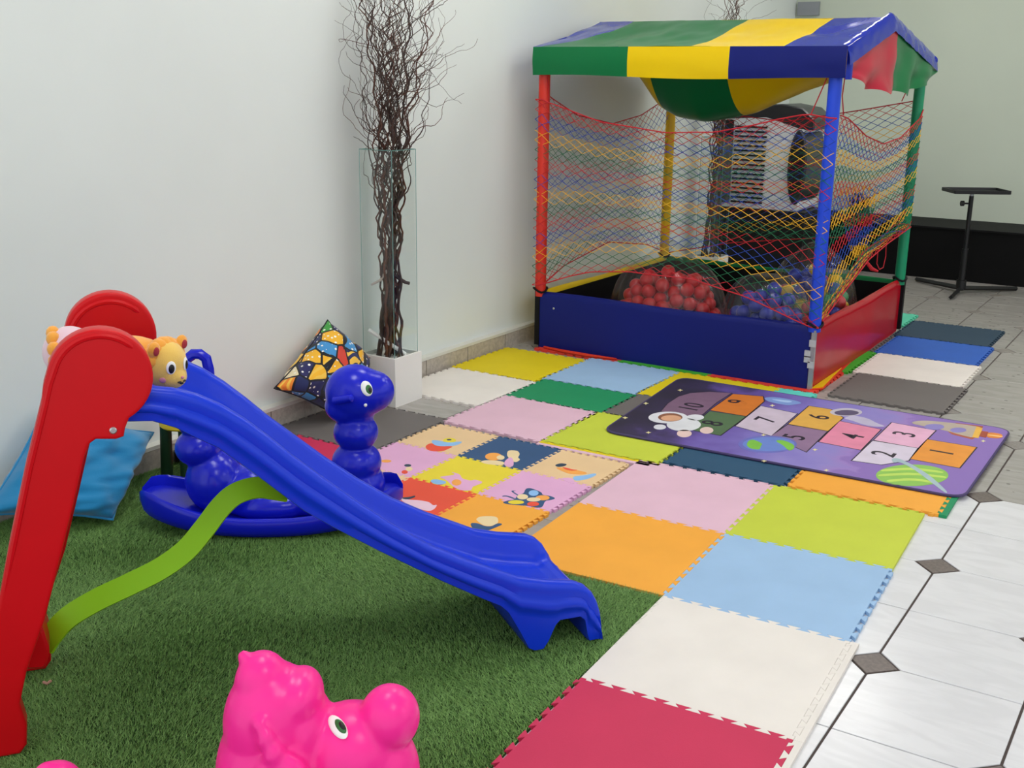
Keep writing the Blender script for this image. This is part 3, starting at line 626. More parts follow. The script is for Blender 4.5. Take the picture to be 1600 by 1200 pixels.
rocker('worm_rocker','glossy blue plastic worm rocking toy behind the slide chute',(WO[0],WO[1],0),we,m_wb,worm_body)
def pig_body(root, fr, e, nn):
    A_=ax3(e,nn); mb=MB()
    E=lambda s,z,rs,rt_,rz,t=0: mb.ellipsoid(fr(s,t,z),(rs,rt_,rz),A_,26,18)
    # upright neck / head back
    E(.035,.16,.115,.105,.12); E(.030,.26,.104,.105,.13); E(.022,.345,.080,.085,.105); E(.008,.415,.045,.05,.055); E(-.020,.462,.011,.012,.013)
    E(.070,.395,.036,.060,.044); E(.075,.335,.045,.07,.07)
    # face and snout
    E(.150,.295,.085,.085,.080); E(.195,.250,.066,.075,.095); E(.212,.358,.0495,.055,.053); E(.165,.322,.055,.06,.040)
    # ear lobes
    for sg in (-1,1):
        E(.020,.388,.016,.02,.016,sg*.070); E(.030,.368,.015,.018,.02,sg*.084); E(.042,.345,.017,.02,.022,sg*.090); E(.050,.295,.048,.028,.052,sg*.088)
    # seat and tail
    E(-.12,.10,.20,.09,.06); E(-.30,.13,.09,.085,.08); E(-.345,.19,.05,.06,.07); E(-.356,.232,.026,.03,.030)
    E(.16,.12,.09,.09,.07)
    bd=remeshed(mb,.0055,6,root,'body',m_pk)
    eyes(bd,(528,1136),fr,e,nn,.026,.0115,Vector((0,0,1))+e*.5,(1,))
Q=G(400,1020,.47); 
rocker('pig_rocker','hot pink plastic rocking toy with round snout in the foreground',(Q[0],Q[1],0),(.845,.535,0),m_pk,pig_body,s0=-.46,s1=.33)

# =================================================================== CUSHIONS
def pillow(name, label, c, ex, ey, half, th, m, wr=.006, quad=None, n=34):
    ex=Vector(ex).normalized(); ey=Vector(ey); ey=(ey-ex*ey.dot(ex)).normalized(); en=ex.cross(ey); c=Vector(c)
    vs_=[]; fs=[]
    def pt(i,j,sd):
        u=-1+2*i/n; v_=-1+2*j/n
        k=(max(0,(1-abs(u)**3.2))*max(0,(1-abs(v_)**3.2)))**.55
        pin=1-.07*(1-v_*v_)*0-.085*(1-abs(v_)**2)*abs(u)**6; pin2=1-.085*(1-abs(u)**2)*abs(v_)**6
        w=noise.noise(Vector((u*2.6+c.x*7,v_*2.6,sd*3)))*wr*2+noise.noise(Vector((u*2.2+v_*2,v_*6.5-u*2+c.y,sd*5)))*wr
        if quad:
            uu,vv=(u*pin+1)/2,(v_*pin2+1)/2; q0,q1,q2,q3=map(Vector,quad)
            return (q0*(1-uu)+q1*uu)*(1-vv)+(q3*(1-uu)+q2*uu)*vv+en*(sd*(th*k+w*min(1,k*2.5)))
        return c+ex*(u*half[0]*pin)+ey*(v_*half[1]*pin2)+en*(sd*(th*k+w*min(1,k*2.5)))
    for sd in (1,-1):
        o=len(vs_)
        for i in range(n+1):
            for j in range(n+1): vs_.append(pt(i,j,sd))
        for i in range(n):
            for j in range(n):
                f=(o+i*(n+1)+j,o+(i+1)*(n+1)+j,o+(i+1)*(n+1)+j+1,o+i*(n+1)+j+1); fs.append(f if sd>0 else f[::-1])
    t=thing(name,label,'cushion',(c.x,c.y,min(p.z for p in vs_)))
    mb=MB(); mb.add(vs_,fs); o=mb.build('cover',m,t,angle=80)
    edge=[pt(i,0,1) for i in range(n+1)]+[pt(n,j,1) for j in range(1,n+1)]+[pt(i,n,1) for i in range(n-1,-1,-1)]+[pt(0,j,1) for j in range(n-1,-1,-1)]
    return t,o,edge
m_teal=mat('teal_cotton','#0F7FB4',rough=.85,sheen=.3,bump=.25,bscale=300)
t,o,edge=pillow('teal_cushion','teal blue cotton cushion slumped on the turf behind the slide panel',(-2.40,-.47,.18),(.05,.97,-.12),(-.35,.05,.9),(.2,.2),.10,m_teal,wr=.014,quad=[PX(-30,806,-2.40),G(176,812,.03),PX(240,676,-2.46),PX(66,640,-2.50)])
MB().tube(edge,.004,6).build('seam',m_teal,t)
# printed cushion material: generic bright pop pattern
m_pr=mat('printed_fabric','#2B4F9A',rough=.8,sheen=.2); nt=m_pr.node_tree; b=nt.nodes['Principled BSDF']
tc=nt.nodes.new('ShaderNodeTexCoord'); 
def vor(scale, feat='F1', rnd=1.):
    v_=nt.nodes.new('ShaderNodeTexVoronoi'); v_.inputs['Scale'].default_value=scale; v_.feature=feat; v_.inputs['Randomness'].default_value=rnd; nt.links.new(tc.outputs['Object'],v_.inputs['Vector']); return v_
v1=vor(15); v2=vor(15,'DISTANCE_TO_EDGE'); v3=vor(50,rnd=.15); 
sp=nt.nodes.new('ShaderNodeSeparateColor'); nt.links.new(v1.outputs['Color'],sp.inputs[0])
rp=nt.nodes.new('ShaderNodeValToRGB'); rp.color_ramp.interpolation='CONSTANT'
cols=['#1F2A5C','#D8412F','#F0B428','#3C9A3C','#3F8FCB','#E9862C','#23245A','#3F8FCB','#E8D8B0']
rp.color_ramp.elements[0].color=lin(cols[0]); rp.color_ramp.elements[0].position=0
rp.color_ramp.elements[1].color=lin(cols[1]); rp.color_ramp.elements[1].position=1/9
for k in range(2,9): e_=rp.color_ramp.elements.new(k/9); e_.color=lin(cols[k])
nt.links.new(sp.outputs[0],rp.inputs[0])
dot=nt.nodes.new('ShaderNodeMath'); dot.operation='LESS_THAN'; dot.inputs[1].default_value=.27; nt.links.new(v3.outputs['Distance'],dot.inputs[0])
sel=nt.nodes.new('ShaderNodeMath'); sel.operation='GREATER_THAN'; sel.inputs[1].default_value=.45; nt.links.new(sp.outputs[1],sel.inputs[0])
dm=nt.nodes.new('ShaderNodeMath'); dm.operation='MULTIPLY'; nt.links.new(dot.outputs[0],dm.inputs[0]); nt.links.new(sel.outputs[0],dm.inputs[1])
wv=nt.nodes.new('ShaderNodeTexWave'); wv.inputs['Scale'].default_value=16; wv.inputs['Distortion'].default_value=1.2; nt.links.new(tc.outputs['Object'],wv.inputs['Vector'])
ws=nt.nodes.new('ShaderNodeMath'); ws.operation='GREATER_THAN'; ws.inputs[1].default_value=.62; nt.links.new(wv.outputs[0],ws.inputs[0])
s2=nt.nodes.new('ShaderNodeMath'); s2.operation='LESS_THAN'; s2.inputs[1].default_value=.3; nt.links.new(sp.outputs[1],s2.inputs[0])
sm_=nt.nodes.new('ShaderNodeMath'); sm_.operation='MULTIPLY'; nt.links.new(ws.outputs[0],sm_.inputs[0]); nt.links.new(s2.outputs[0],sm_.inputs[1])
x1=nt.nodes.new('ShaderNodeMixRGB'); x1.inputs[2].default_value=lin('#F4F1E8'); nt.links.new(dm.outputs[0],x1.inputs[0]); nt.links.new(rp.outputs[0],x1.inputs[1])
x2=nt.nodes.new('ShaderNodeMixRGB'); x2.inputs[2].default_value=lin('#F0C24A'); nt.links.new(sm_.outputs[0],x2.inputs[0]); nt.links.new(x1.outputs[0],x2.inputs[1])
ln=nt.nodes.new('ShaderNodeMath'); ln.operation='LESS_THAN'; ln.inputs[1].default_value=.06; nt.links.new(v2.outputs['Distance'],ln.inputs[0])
x3=nt.nodes.new('ShaderNodeMixRGB'); x3.inputs[2].default_value=lin('#14141C'); nt.links.new(ln.outputs[0],x3.inputs[0]); nt.links.new(x2.outputs[0],x3.inputs[1]); nt.links.new(x3.outputs[0],b.inputs['Base Color'])
t,o,edge=pillow('printed_cushion','multicoloured pop patterned cushion propped on its corner against the wall',(-2.435,.765,.20),(-.10,.80,.55),(-.20,-.80,.55),(.196,.196),.088,m_pr,wr=.007,quad=[(-2.345,.745,.022),(-2.425,1.035,.205),PX(512,500,-2.495),PX(428,607,-2.435)])
MB().tube(edge,.003,6).build('seam',mat('seam_black','#1A1A22',rough=.8),t)

# =================================================================== GREEN POST STOOL (only one leg shows under the slide)
g=G(255,737); st=thing('yellow_stool','small stool with yellow seat and dark green legs by the wall','stool',(-2.36,-.10,0))
m_dg=mat('dark_green_plastic','#173A1E',rough=.45); m_ys=mat('stool_yellow','#E8C62A',rough=.4)
MB().prism(ell(0,0,.085,.085,24),[(.006,.19),(0,.196),(0,.21),(.006,.215)],O=(-2.37,-.03,0)).build('seat',m_ys,st)
for dx,dy in ((.045,-.045),(-.05,-.05),(.05,.05),(-.05,.05)): MB().tube([(-2.37+dx,-.03+dy,.006),(-2.37+dx*.9,-.03+dy*.9,.195)],[.021,.020],12).build('leg',m_dg,st)
tag(MB().box((-2.505,.03,.0),(-2.455,.07,.055)).build('baseboard_gap',mat('gap_black','#121212',rough=.5),smooth=False,loc=(-2.48,.05,0)),'small black block added for a dark gap in the baseboard','block')  # block stands in for the dark gap of a missing baseboard piece

# =================================================================== VASES WITH TWISTED WILLOW
m_vw=mat('vase_white','#ECEAE6',rough=.45); m_stick=mat('stick_white','#F6F6F4',rough=.5)
m_glass=bpy.data.materials.new('clear_glass'); m_glass.use_nodes=True; nt=m_glass.node_tree; nt.nodes.clear()
out_=nt.nodes.new('ShaderNodeOutputMaterial'); tr=nt.nodes.new('ShaderNodeBsdfTransparent'); tr.inputs[0].default_value=(.975,.99,.985,1); gl=nt.nodes.new('ShaderNodeBsdfGlossy'); gl.inputs[1].default_value=.03; fr_=facing_mix(nt,.03,.35); mx=nt.nodes.new('ShaderNodeMixShader')
nt.links.new(fr_.outputs[0],mx.inputs[0]); nt.links.new(tr.outputs[0],mx.inputs[1]); nt.links.new(gl.outputs[0],mx.inputs[2]); nt.links.new(mx.outputs[0],out_.inputs[0])
m_ged=mat('glass_edge','#7FB3AC',rough=.15,spec=.6,trans=.35)
m_wil=mat('willow_brown','#5C3628',rough=.6,nscale=60,namp=.3); m_wild=mat('willow_dark','#463630',rough=.6,nscale=60,namp=.3)
def vase(x0,x1,y0,y1,hb,hg,label):
    r_=thing('glass_vase',label,'vase',((x0+x1)/2,(y0+y1)/2,0),'tall glass vases with willow branches')
    mb=MB(); w=.012
    mb.box((x0,y0,.0),(x1,y1,.03)); mb.box((x0,y0,.03),(x0+w,y1,hb)); mb.box((x1-w,y0,.03),(x1,y1,hb)); mb.box((x0+w,y0,.03),(x1-w,y0+w,hb)); mb.box((x0+w,y1-w,.03),(x1-w,y1,hb)); mb.box((x0+w,y0+w,hb-.032),(x1-w,y1-w,hb-.016))
    mb.build('white_box',m_vw,r_,smooth=False)
    a=w+.001; gx0,gx1,gy0,gy1=x0+a,x1-a,y0+a,y1-a; th=.006
    for (p,q_) in (((gx0,gy0),(gx1,gy0+th)),((gx0,gy1-th),(gx1,gy1)),((gx0,gy0+th),(gx0+th,gy1-th)),((gx1-th,gy0+th),(gx1,gy1-th))):
        gp=MB().box((p[0],p[1],hb-.0155),(q_[0],q_[1],hg)).build('glass_pane',m_glass,r_,smooth=False)
    for (x,y) in ((gx0,gy0),(gx1,gy0),(gx1,gy1),(gx0,gy1)):
        MB().tube([(x,y,hb-.0155),(x,y,hg)],.0017,4).build('glass_edge',m_ged,r_)
    for (p,q_) in (((gx0,gy0),(gx1,gy0)),((gx1,gy0),(gx1,gy1)),((gx1,gy1),(gx0,gy1)),((gx0,gy1),(gx0,gy0))):
        MB().tube([(p[0],p[1],hg),(q_[0],q_[1],hg)],.0015,4).build('glass_edge',m_ged,r_)
    return r_
vase(-2.497,-2.303,1.052,1.238,.212,1.072,'tall square glass vase on a white box beside the printed cushion')
vase(-2.475,-2.29,4.52,4.70,.21,1.0,'far tall glass vase on a white box behind the ball pit')
def willow(cx, cy, zb, n, rtop, zneck, ztop, seed, group, labels, spread=1., hi=None, neck=.055):
    R=random.Random(seed)
    for k in range(n):
        mb=MB(); a=R.uniform(0,2*math.pi); rb=R.uniform(.015,.066); 
        x0,y0=cx+rb*math.cos(a),cy+rb*math.sin(a); zt=ztop*R.uniform(.82,1.05)
        a2=R.uniform(0,2*math.pi); rt_=rtop*math.sqrt(R.uniform(.02,1))
        x1,y1=cx+rt_*math.cos(a2)*.55+.05,cy+rt_*math.sin(a2)*1.25
        xn,yn=cx+neck*R.uniform(-1,1),cy+neck*R.uniform(-1,1)
        ph=[R.uniform(0,6.28) for _ in range(6)]; am=R.uniform(.006,.015); wl=R.uniform(.13,.22); pts=[]; rad=[]
        rbase=R.uniform(.0036,.0078); m=R.choice((m_wil,m_wild,m_wild)); N=64
        def pos(z):
            if z<zneck: t=(z-zb)/(zneck-zb); x,y=x0+(xn-x0)*t,y0+(yn-y0)*t
            else: t=((z-zneck)/(ztop-zneck))**1.15; x,y=xn+(x1-xn)*t,yn+(y1-yn)*t
            g_=.35+.65*min(1,max(0,(z-zb)/(zneck-zb)))+.9*max(0,z-zneck)
            x+=am*g_*(math.sin(z/wl*6.28+ph[0])+.6*math.sin(z/wl*13.1+ph[1])); y+=am*g_*(math.sin(z/wl*6.28+ph[2])+.6*math.sin(z/wl*11.7+ph[3]))*1.1
            x=max(x,XW+.012)
            if z<zneck+.05: x=min(max(x,cx-.072),cx+.072); y=min(max(y,cy-.068),cy+.068)
            return Vector((x,y,z))
        for i in range(N+1):
            z=zb+(zt-zb)*i/N; pts.append(pos(z)); rad.append(rbase*(1-.72*i/N))
        mb.tube(pts,rad,5)
        for q_ in range(R.randint(5,9)):
            i0=R.randint(int(N*.46),N-5); p=pts[i0].copy(); d=Vector((R.uniform(-.6,.8),R.uniform(-1,1),R.uniform(.5,1.3))).normalized(); tw=[p.copy()]; tr_=[rad[i0]*.62]
            L=R.randint(12,26)
            for s in range(L):
                d=(d+Vector((R.uniform(-.5,.5),R.uniform(-.5,.5),R.uniform(-.30,.42)))).normalized(); p=p+d*.0185; p.x=max(p.x,XW+.01)
                if p.z<zneck+.06: p.x=min(max(p.x,cx-.072),cx+.072); p.y=min(max(p.y,cy-.068),cy+.068)
                tw.append(p.copy()); tr_.append(max(.0007,rad[i0]*.62*(1-.7*s/L)))
            mb.tube(tw,tr_,4)
        o=mb.build('willow_branch',m,loc=(x0,y0,zb)); tag(o,labels,'branch',group)
willow(-2.40,1.145,.198,27,.27,1.04,1.86,3,'willow branches in the near vase','twisted brown willow branch in the glass vase beside the printed cushion')
willow(-2.38,4.61,.196,12,.16,1.0,2.0,5,'willow branches in the far vase','twisted willow branch in the far vase behind the ball pit')
# cut stub branches and white stick inside the near vase
o=MB().tube([(-2.39,1.15,.56),(-2.36,1.16,.535),(-2.335,1.17,.52),(-2.325,1.185,.515)],[.008,.008,.0075,.007],7).build('cut_branch',m_wild,loc=(-2.37,1.16,.52)); tag(o,'short thick cut branch bending right inside the near glass vase','branch')
o=MB().tube([(-2.40,1.13,.57),(-2.415,1.10,.53),(-2.45,1.085,.51)],[.006,.006,.005],7).build('cut_branch',mat('pale_bark','#B9AFA8',rough=.6),loc=(-2.42,1.1,.51)); tag(o,'pale stub branch bending left inside the near glass vase','branch')
o=MB().tube([(-2.465,1.078,.315),(-2.335,1.165,.208)],.0085,8).build('white_stick',m_stick,loc=(-2.335,1.165,.19)); tag(o,'thin white stick leaning inside the bottom of the near vase','stick')

# =================================================================== BALL PIT
BX0,BX1,BY0,BY1=-2.395,-.925,2.338,3.87; ZF=HM; HP=.29
pit=thing('ball_pit','square ball pit with netted sides and a colourful vinyl canopy','ball pit',((BX0+BX1)/2,(BY0+BY1)/2,ZF))
def vinyl(n,c,r=.3): return mat('vinyl_'+n,c,rough=r,spec=.2,bump=.05,bscale=40)
v_blue=vinyl('navy','#141E6E',.38); v_red=vinyl('red','#B01022',.22); v_yel=vinyl('yellow','#E9C50E',.3); v_grn=vinyl('green','#12713F',.3); v_blk=vinyl('black','#111114',.5)
v_rblue=vinyl('royal','#182CA0',.16); v_crim=vinyl('crimson','#B7203A',.28); v_dgrn=v_grn
def panel(a, b, m, name):
    """padded side panel between two ground points a,b (outer line), extends inward on the left of a->b"""
    a,b=Vector(a),Vector(b); d=(b-a).normalized(); n=Vector((-d.y,d.x)); L=(b-a).length
    prof=[]; mb=MB(); sec=[(0,0),(0,HP-.03),(.004,HP-.014),(.012,HP-.004),(.02,HP),(.028,HP-.004),(.034,HP-.014),(.036,HP-.03),(.036,0)]
    rings=[]
    for k in range(25):
        t=k/24; p=a+d*(L*t); bow=.004*math.sin(t*math.pi)+.0015*math.sin(t*23)
        rings.append([(p.x+n.x*(s-bow*(1 if s<.02 else -1)),p.y+n.y*(s-bow*(1 if s<.02 else -1)),ZF+z+ .004*math.sin(t*9)*(z/HP)) for s,z in sec])
    return mb.rings(rings).build(name,m,pit)
pf=panel((BX0+.02,BY0),(BX1-.02,BY0),v_blue,'front_panel'); pr=panel((BX1,BY0+.03),(BX1,BY1-.02),v_red,'right_panel'); panel((BX1-.02,BY1),(BX0+.02,BY1),v_grn,'back_panel'); panel((BX0,BY1-.02),(BX0,BY0+.03),v_yel,'left_panel')
for px,py in ((865,482),(973,498),(1095,515)):
    p=PY(px,py,BY0-.002); MB().ellipsoid(p,(.006,.003,.006),seg=10,rg=6).build('rivet',MATS['bolt_steel'],pf)
p=PX(1362,480,BX1+.002); MB().ellipsoid(p,(.003,.006,.006),seg=10,rg=6).build('rivet',MATS['bolt_steel'],pr)
# black inner lining and edge straps
MB().box((BX0+.04,BY0+.04,ZF),(BX1-.04,BY1-.04,ZF+.012)).build('pit_floor',vinyl('darkred','#5A0F18',.4),pit,smooth=False)
for (p,q_) in (((BX0+.046,BY0+.046),(BX1-.046,BY0+.049)),((BX0+.046,BY1-.049),(BX1-.046,BY1-.046))): MB().box((p[0],p[1],ZF+.012),(q_[0],q_[1],ZF+HP-.02)).build('lining',v_blk,pit,smooth=False)

ln2=MB().box((BX0+.046,BY0+.05,ZF+.012),(BX0+.049,BY1-.05,ZF+HP-.02)).build('lining',v_blk,pit,smooth=False)
MB().box((BX1-.049,BY0+.05,ZF+.012),(BX1-.046,BY1-.05,ZF+HP-.02)).build('lining',v_red,pit,smooth=False)
for x,y in ((BX0-.003,BY0-.004),(BX1-.012,BY1-.02)): MB().box((x,y,ZF+.01),(x+.028,y+.034,ZF+HP+.006)).build('corner_strap',v_blk,pit,smooth=False)
# steel hinge at the front right corner
hx,hy=BX1-.006,BY0-.003
hg=MB().box((hx-.008,hy-.004,ZF),(hx+.012,hy+.012,ZF+.275)).build('corner_bar',mat('galvanised','#A9ACB0',rough=.35,metal=.6),pit,smooth=False)
for z,dx in ((.20,0),(.15,-.018),(.10,0),(.125,-.018)): MB().box((hx-.014+dx,hy-.009,ZF+z),(hx+.014+dx,hy+.004,ZF+z+.03)).build('hinge_clip',mat('hinge_grey','#C3C6C9',rough=.4,metal=.3),pit,smooth=False)
# flap of the pit floor vinyl on the right and red hem at the front left
MB().prism([(BX1+.002,BY0-.015),(BX1+.048,BY0+.03),(BX1+.004,BY0+.62)],[(0,ZF+.0005),(0,ZF+.004)]).build('floor_flap',vinyl('orangered','#D23A22',.35),pit,smooth=False)
MB().prism([(BX1+.004,BY0+.01),(BX1+.040,BY0+.05),(BX1+.004,BY0+.46)],[(0,ZF+.004),(0,ZF+.008)]).build('floor_flap',v_yel,pit,smooth=False)
MB().tube([PY(850,548,BY0-.02)*np.array([1,1,0])+np.array([0,0,ZF+.008]),np.array([-2.2,BY0-.045,ZF+.008]),np.array([-2.05,BY0-.05,ZF+.008]),np.array([-1.9,BY0-.03,ZF+.008])],[.006,.009,.009,.004],8).build('front_hem',MATS['vinyl_orangered'],pit)
# posts
posts=[((BX0+.015,BY0+.02),'red','#D8301E'),((BX1-.012,BY0+.02),'blue','#1546D8'),((BX1-.012,BY1-.02),'green','#0E8F62'),((BX0+.015,BY1-.02),'yellow','#E7B911')]
for (x,y),nme,c in posts:
    zb=ZF+.265
    po=MB().tube([(x,y,zb),(x,y,.9),(x,y,1.475)],.0285,16).build('post',mat('post_'+nme,c,rough=.4),pit); po['label']=nme+' padded corner post'
    MB().tube([(x+.035*math.cos(a),y+.035*math.sin(a),HP+ZF+.008+.01*math.sin(a*2)) for a in np.linspace(0,6.283,15)],.006,6).build('tie',v_blk,po)
# nets
NETC=[('red','#C21E2C'),('blue','#2448A8'),('yellow','#F0B92A'),('green','#136B45')]
net_m=[mat('net_'+n_,c,rough=.7) for n_,c in NETC]
seq=[0]*3+[1]*3+[2]*3+[3]*3
def net(name, fn, ncol, nrow, r=.0016, start=0):
    mb=MB()
    for k in range(nrow):
        pts=[]
        for c in range(ncol+1):
            lvl=k if (c+k)%2==0 else k+1
            pts.append(fn(c/ncol, lvl/nrow))
            if c<ncol:
                l2=k if (c+1+k)%2==0 else k+1; m_=(lvl+l2)/2
        mb.tube(pts,r,4,mi=seq[(k+start)%len(seq)],cap=False)
    for v_ in (0.,1.): mb.tube([fn(c/ncol,v_) for c in range(ncol+1)],r*1.9,5,mi=0,cap=False)
    return mb.build(name,net_m,pit,smooth=True)
tx=[-2.37,-2.345,-2.039,-1.70,-1.462,-1.166,-1.033,-.94]; tz=[1.26,1.247,1.164,1.125,1.134,1.202,1.225,1.213]
bx_=[-2.37,-2.20,-2.076,-1.849,-1.525,-1.267,-1.08,-.94]; bz=[.335,.40,.433,.460,.455,.405,.345,.300]
def fnet(u,v_):
    x=BX0-.016+u*(BX1-BX0+.034); zt_,zb_=interp(x,tx,tz),interp(x,bx_,bz); z=zt_+(zb_-zt_)*v_
    return Vector((x,BY0-.0125+.03*math.sin(u*math.pi)**.5*math.sin(v_*math.pi)**.5*.6+.02*math.sin(u*math.pi)*math.sin(v_*math.pi)+.006*noise.noise(Vector((u*5,v_*5,0))),z+.006*noise.noise(Vector((u*6,v_*6,3)))))
net('front_net',fnet,40,38)
def lnet(u,v_):
    y=BY0+.03+u*(BY1-BY0-.06); zt_=interp(y,[2.35,2.45,2.70,3.10,3.45,3.66,3.87],[1.30,1.261,1.178,1.125,1.163,1.22,1.28]); zb_=interp(y,[2.35,2.6,3.1,3.6,3.87],[.32,.40,.47,.40,.32])
    return Vector((BX0+.012+.02*math.sin(u*math.pi)*math.sin(v_*math.pi),y,zt_+(zb_-zt_)*v_))
net('left_net',lnet,40,38)
def bnet(u,v_):
    x=BX0+.03+u*(BX1-BX0-.06); zt_=interp(u,[0,.25,.5,.78,1],[1.26,1.17,1.14,1.21,1.27]); zb_=interp(u,[0,.3,.6,1],[.32,.42,.48,.55])
    return Vector((x,BY1-.012-.02*math.sin(u*math.pi)*math.sin(v_*math.pi),zt_+(zb_-zt_)*v_))
net('back_net',bnet,38,36)
def rbot(y): return interp(y,[2.37,2.44,2.57,3.05,3.39,3.86],[.325,.345,.384,.518,.56,.60])
def rnet(u,v_):
    y=BY0+.03+u*(BY1-BY0-.05); zt_=interp(y,[2.37,2.49,2.79,3.10,3.43,3.79,3.87],[1.225,1.209,1.125,1.075,1.095,1.181,1.24]); vv=v_
    return Vector((BX1+.019-.04*math.sin(u*math.pi)*math.sin(v_*math.pi),y,zt_+(rbot(y)-zt_)*vv))
net('right_net',rnet,42,38)
# gathered bottom hem of the right net: bunched cords
mb=MB()
for k in range(16):
    ph=k*1.3; mi=[2,2,3,1,0,2,3,0][k%8]
    mb.tube([Vector((BX1-.006+.010*math.sin(ph+q_*7),y_:=BY0+.04+q_*(BY1-BY0-.07),rbot(y_)-.004+(.010+.06*q_*(k/16))*1.0*math.cos(ph+q_*7)*(.5 if q_<.3 else 1)+.085*q_*(k%5)/5)) for q_ in np.linspace(0,1,30)],.0024,5,mi=mi)
mb.build('gathered_hem',net_m,pit)
# bunched tail of spare net hanging inside
mb=MB(); bt=[(0,2),(.18,3),(.32,0),(.50,1),(.72,2),(.88,3)]
for k in range(22):
    a=k/21; top=PY(1312+a*62,296-6*math.sin(a*3),3.3); mid=PY(1312+a*46,355,3.3); bot=PY(1340+a*14,412,3.3)
    P=[]
    for t_ in np.linspace(0,1,13):
        p=(1-t_)**2*top+2*t_*(1-t_)*mid+t_*t_*bot; p=p+np.array([.012*math.sin(k*2.1+t_*14)*(1-t_*.6),.02*math.cos(k*1.7)*(1-t_*.7),0]); P.append(Vector(p))
    for i in range(12):
        t_=i/12; mi=[m_ for a0,m_ in bt if a0<=t_+1e-6][-1]; mb.tube(P[i:i+2],.0021,4,mi=mi,cap=False)
mb.tube([Vector(PY(1353,408,3.3)),Vector(PY(1362,420,3.3)),Vector(PY(1372,424,3.3))],[.008,.011,.005],8,mi=0)
mb.build('bunched_net',net_m,pit)
for (pts_) in ([(1385,372),(1384,400),(1380,418),(1374,421),(1370,412),(1372,390),(1376,378)],[(1318,180),(1316,150),(1320,122)],[(1267,179),(1292,122)],[(1409,158),(1423,128)]):
    MB().tube([Vector(PX(x,y,BX1-.005)) if x>1300 else Vector(PY(x,y,BY0+.02)) for x,y in pts_],.0026,6).build('red_cord',net_m[0],pit)
for (x0_,z0_,x1_,z1_) in ((-2.345,1.25,-2.36,1.40),(-.96,1.21,-.945,1.40)): MB().tube([(x0_,BY0+.01,z0_),(x1_,BY0+.005,z1_)],.002,5).build('red_cord',net_m[0],pit)
# ---- canopy
EY0,EY1,YR=BY0-.035,BY1+.035,(BY0+BY1)/2; ZE,ZR=1.508,1.672; CX0,CX1=BX0-.02,BX1+.045; YRR=2.98
def wr(x,y,s=1.): return s*(noise.noise(Vector((x*4.5,y*6.5,1.7)))*.014+noise.noise(Vector((x*13,y*7,4.)))*.008)
def canopy(name, fn, m, nu=30, nv=16): return MB().grid(fn,nu,nv).build(name,m,pit,angle=80)
def slope_front(xa, xb):
    def f(u,v_):
        a=xa(v_) if callable(xa) else xa; b_=xb(v_) if callable(xb) else xb
        x=a+(b_-a)*u; y=EY0+(YRR-EY0)*v_
        sag=.012*math.sin(v_*math.pi)*(.6+.6*math.sin((x+2.4)*2.2))+ (.035*math.exp(-((x+2.12)/.07)**2)*v_*(1-v_)*2)
        return Vector((x,y,ZE+(ZR-.018-ZE)*v_-sag+wr(x,y,.8)*math.sin(max(.12,v_*.88)*math.pi)))
    return f
bl=lambda v_:CX0+.03+.17*min(1,v_*1.6)**.7
canopy('canopy_panel',slope_front(CX0,bl),v_rblue,14,20); canopy('canopy_panel',slope_front(bl,-1.585),v_grn,34,20); canopy('canopy_panel',slope_front(-1.585,-1.16),v_yel,24,20); canopy('canopy_panel',slope_front(-1.16,CX1),v_rblue,24,20)
def valance(xa,xb):
    def f(u,v_):
        x=xa+(xb-xa)*u
        return Vector((x,EY0-.006*math.sin(v_*3.1)+.004*noise.noise(Vector((x*5,v_*2,0)))*v_,ZE-.135*v_+.006*math.sin(x*5)*v_))
    return f
canopy('valance',valance(CX0,-1.90),v_grn); canopy('valance',valance(-1.90,-1.40),v_yel); canopy('valance',valance(-1.40,CX1),v_blue)
# left gable skirt
canopy('gable_skirt',lambda u,v_:Vector((CX0+.01*math.sin(u*9)*v_,EY0+(EY1-EY0)*u,(ZE+(ZR-.02-ZE)*(1-abs(2*u-1)))-(.13)*v_)),v_rblue)
# right gable: blue trim, then red and green loose skirts
def gz(y): return interp(y,[EY0,YRR,EY1],[ZE,ZR,ZE-.005])
def trim(u,v_):
    y=EY0+(EY1-EY0)*u; z=gz(y)
    a=v_*math.pi*.5; return Vector((CX1-.02+.034*math.sin(a)+.004*noise.noise(Vector((y*20,v_*3,0))),y,z+.006-.085*(1-math.cos(a))+.004*noise.noise(Vector((y*24,v_*2,5)))))
canopy('gable_trim',trim,v_rblue,60,10)
def skirt(ya,yb,zb_):
    def f(u,v_):
        y=ya+(yb-ya)*u; z0=gz(y)-.05; z1=zb_(u)
        fold=v_*(.014*math.sin(y*17+v_*2.5)+.030*noise.noise(Vector((y*4.5,v_*2.5,2.))))
        return Vector((CX1+.006+fold,y,z0+(z1-z0)*v_+.006*math.sin(u*13)*v_))
    return f
canopy('gable_skirt',skirt(EY0+.045,3.05,lambda u:interp(u,[0,.45,.8,1],[1.385,1.335,1.315,1.33])),v_crim,40,20)
canopy('gable_skirt',skirt(3.05,EY1,lambda u:interp(u,[0,.35,.48,.55,.8,1],[1.325,1.305,1.335,1.33,1.36,1.41])),v_grn,40,20)
canopy('corner_valance',lambda u,v_:Vector((CX1+.012*math.sin(u*math.pi*.5),EY0+.055*u,ZE-.135*v_)),v_rblue,8,10)
MB().ellipsoid((CX1-.012,EY1-.025,ZE-.03),(.026,.032,.026)).build('corner_cap',v_rblue,pit)
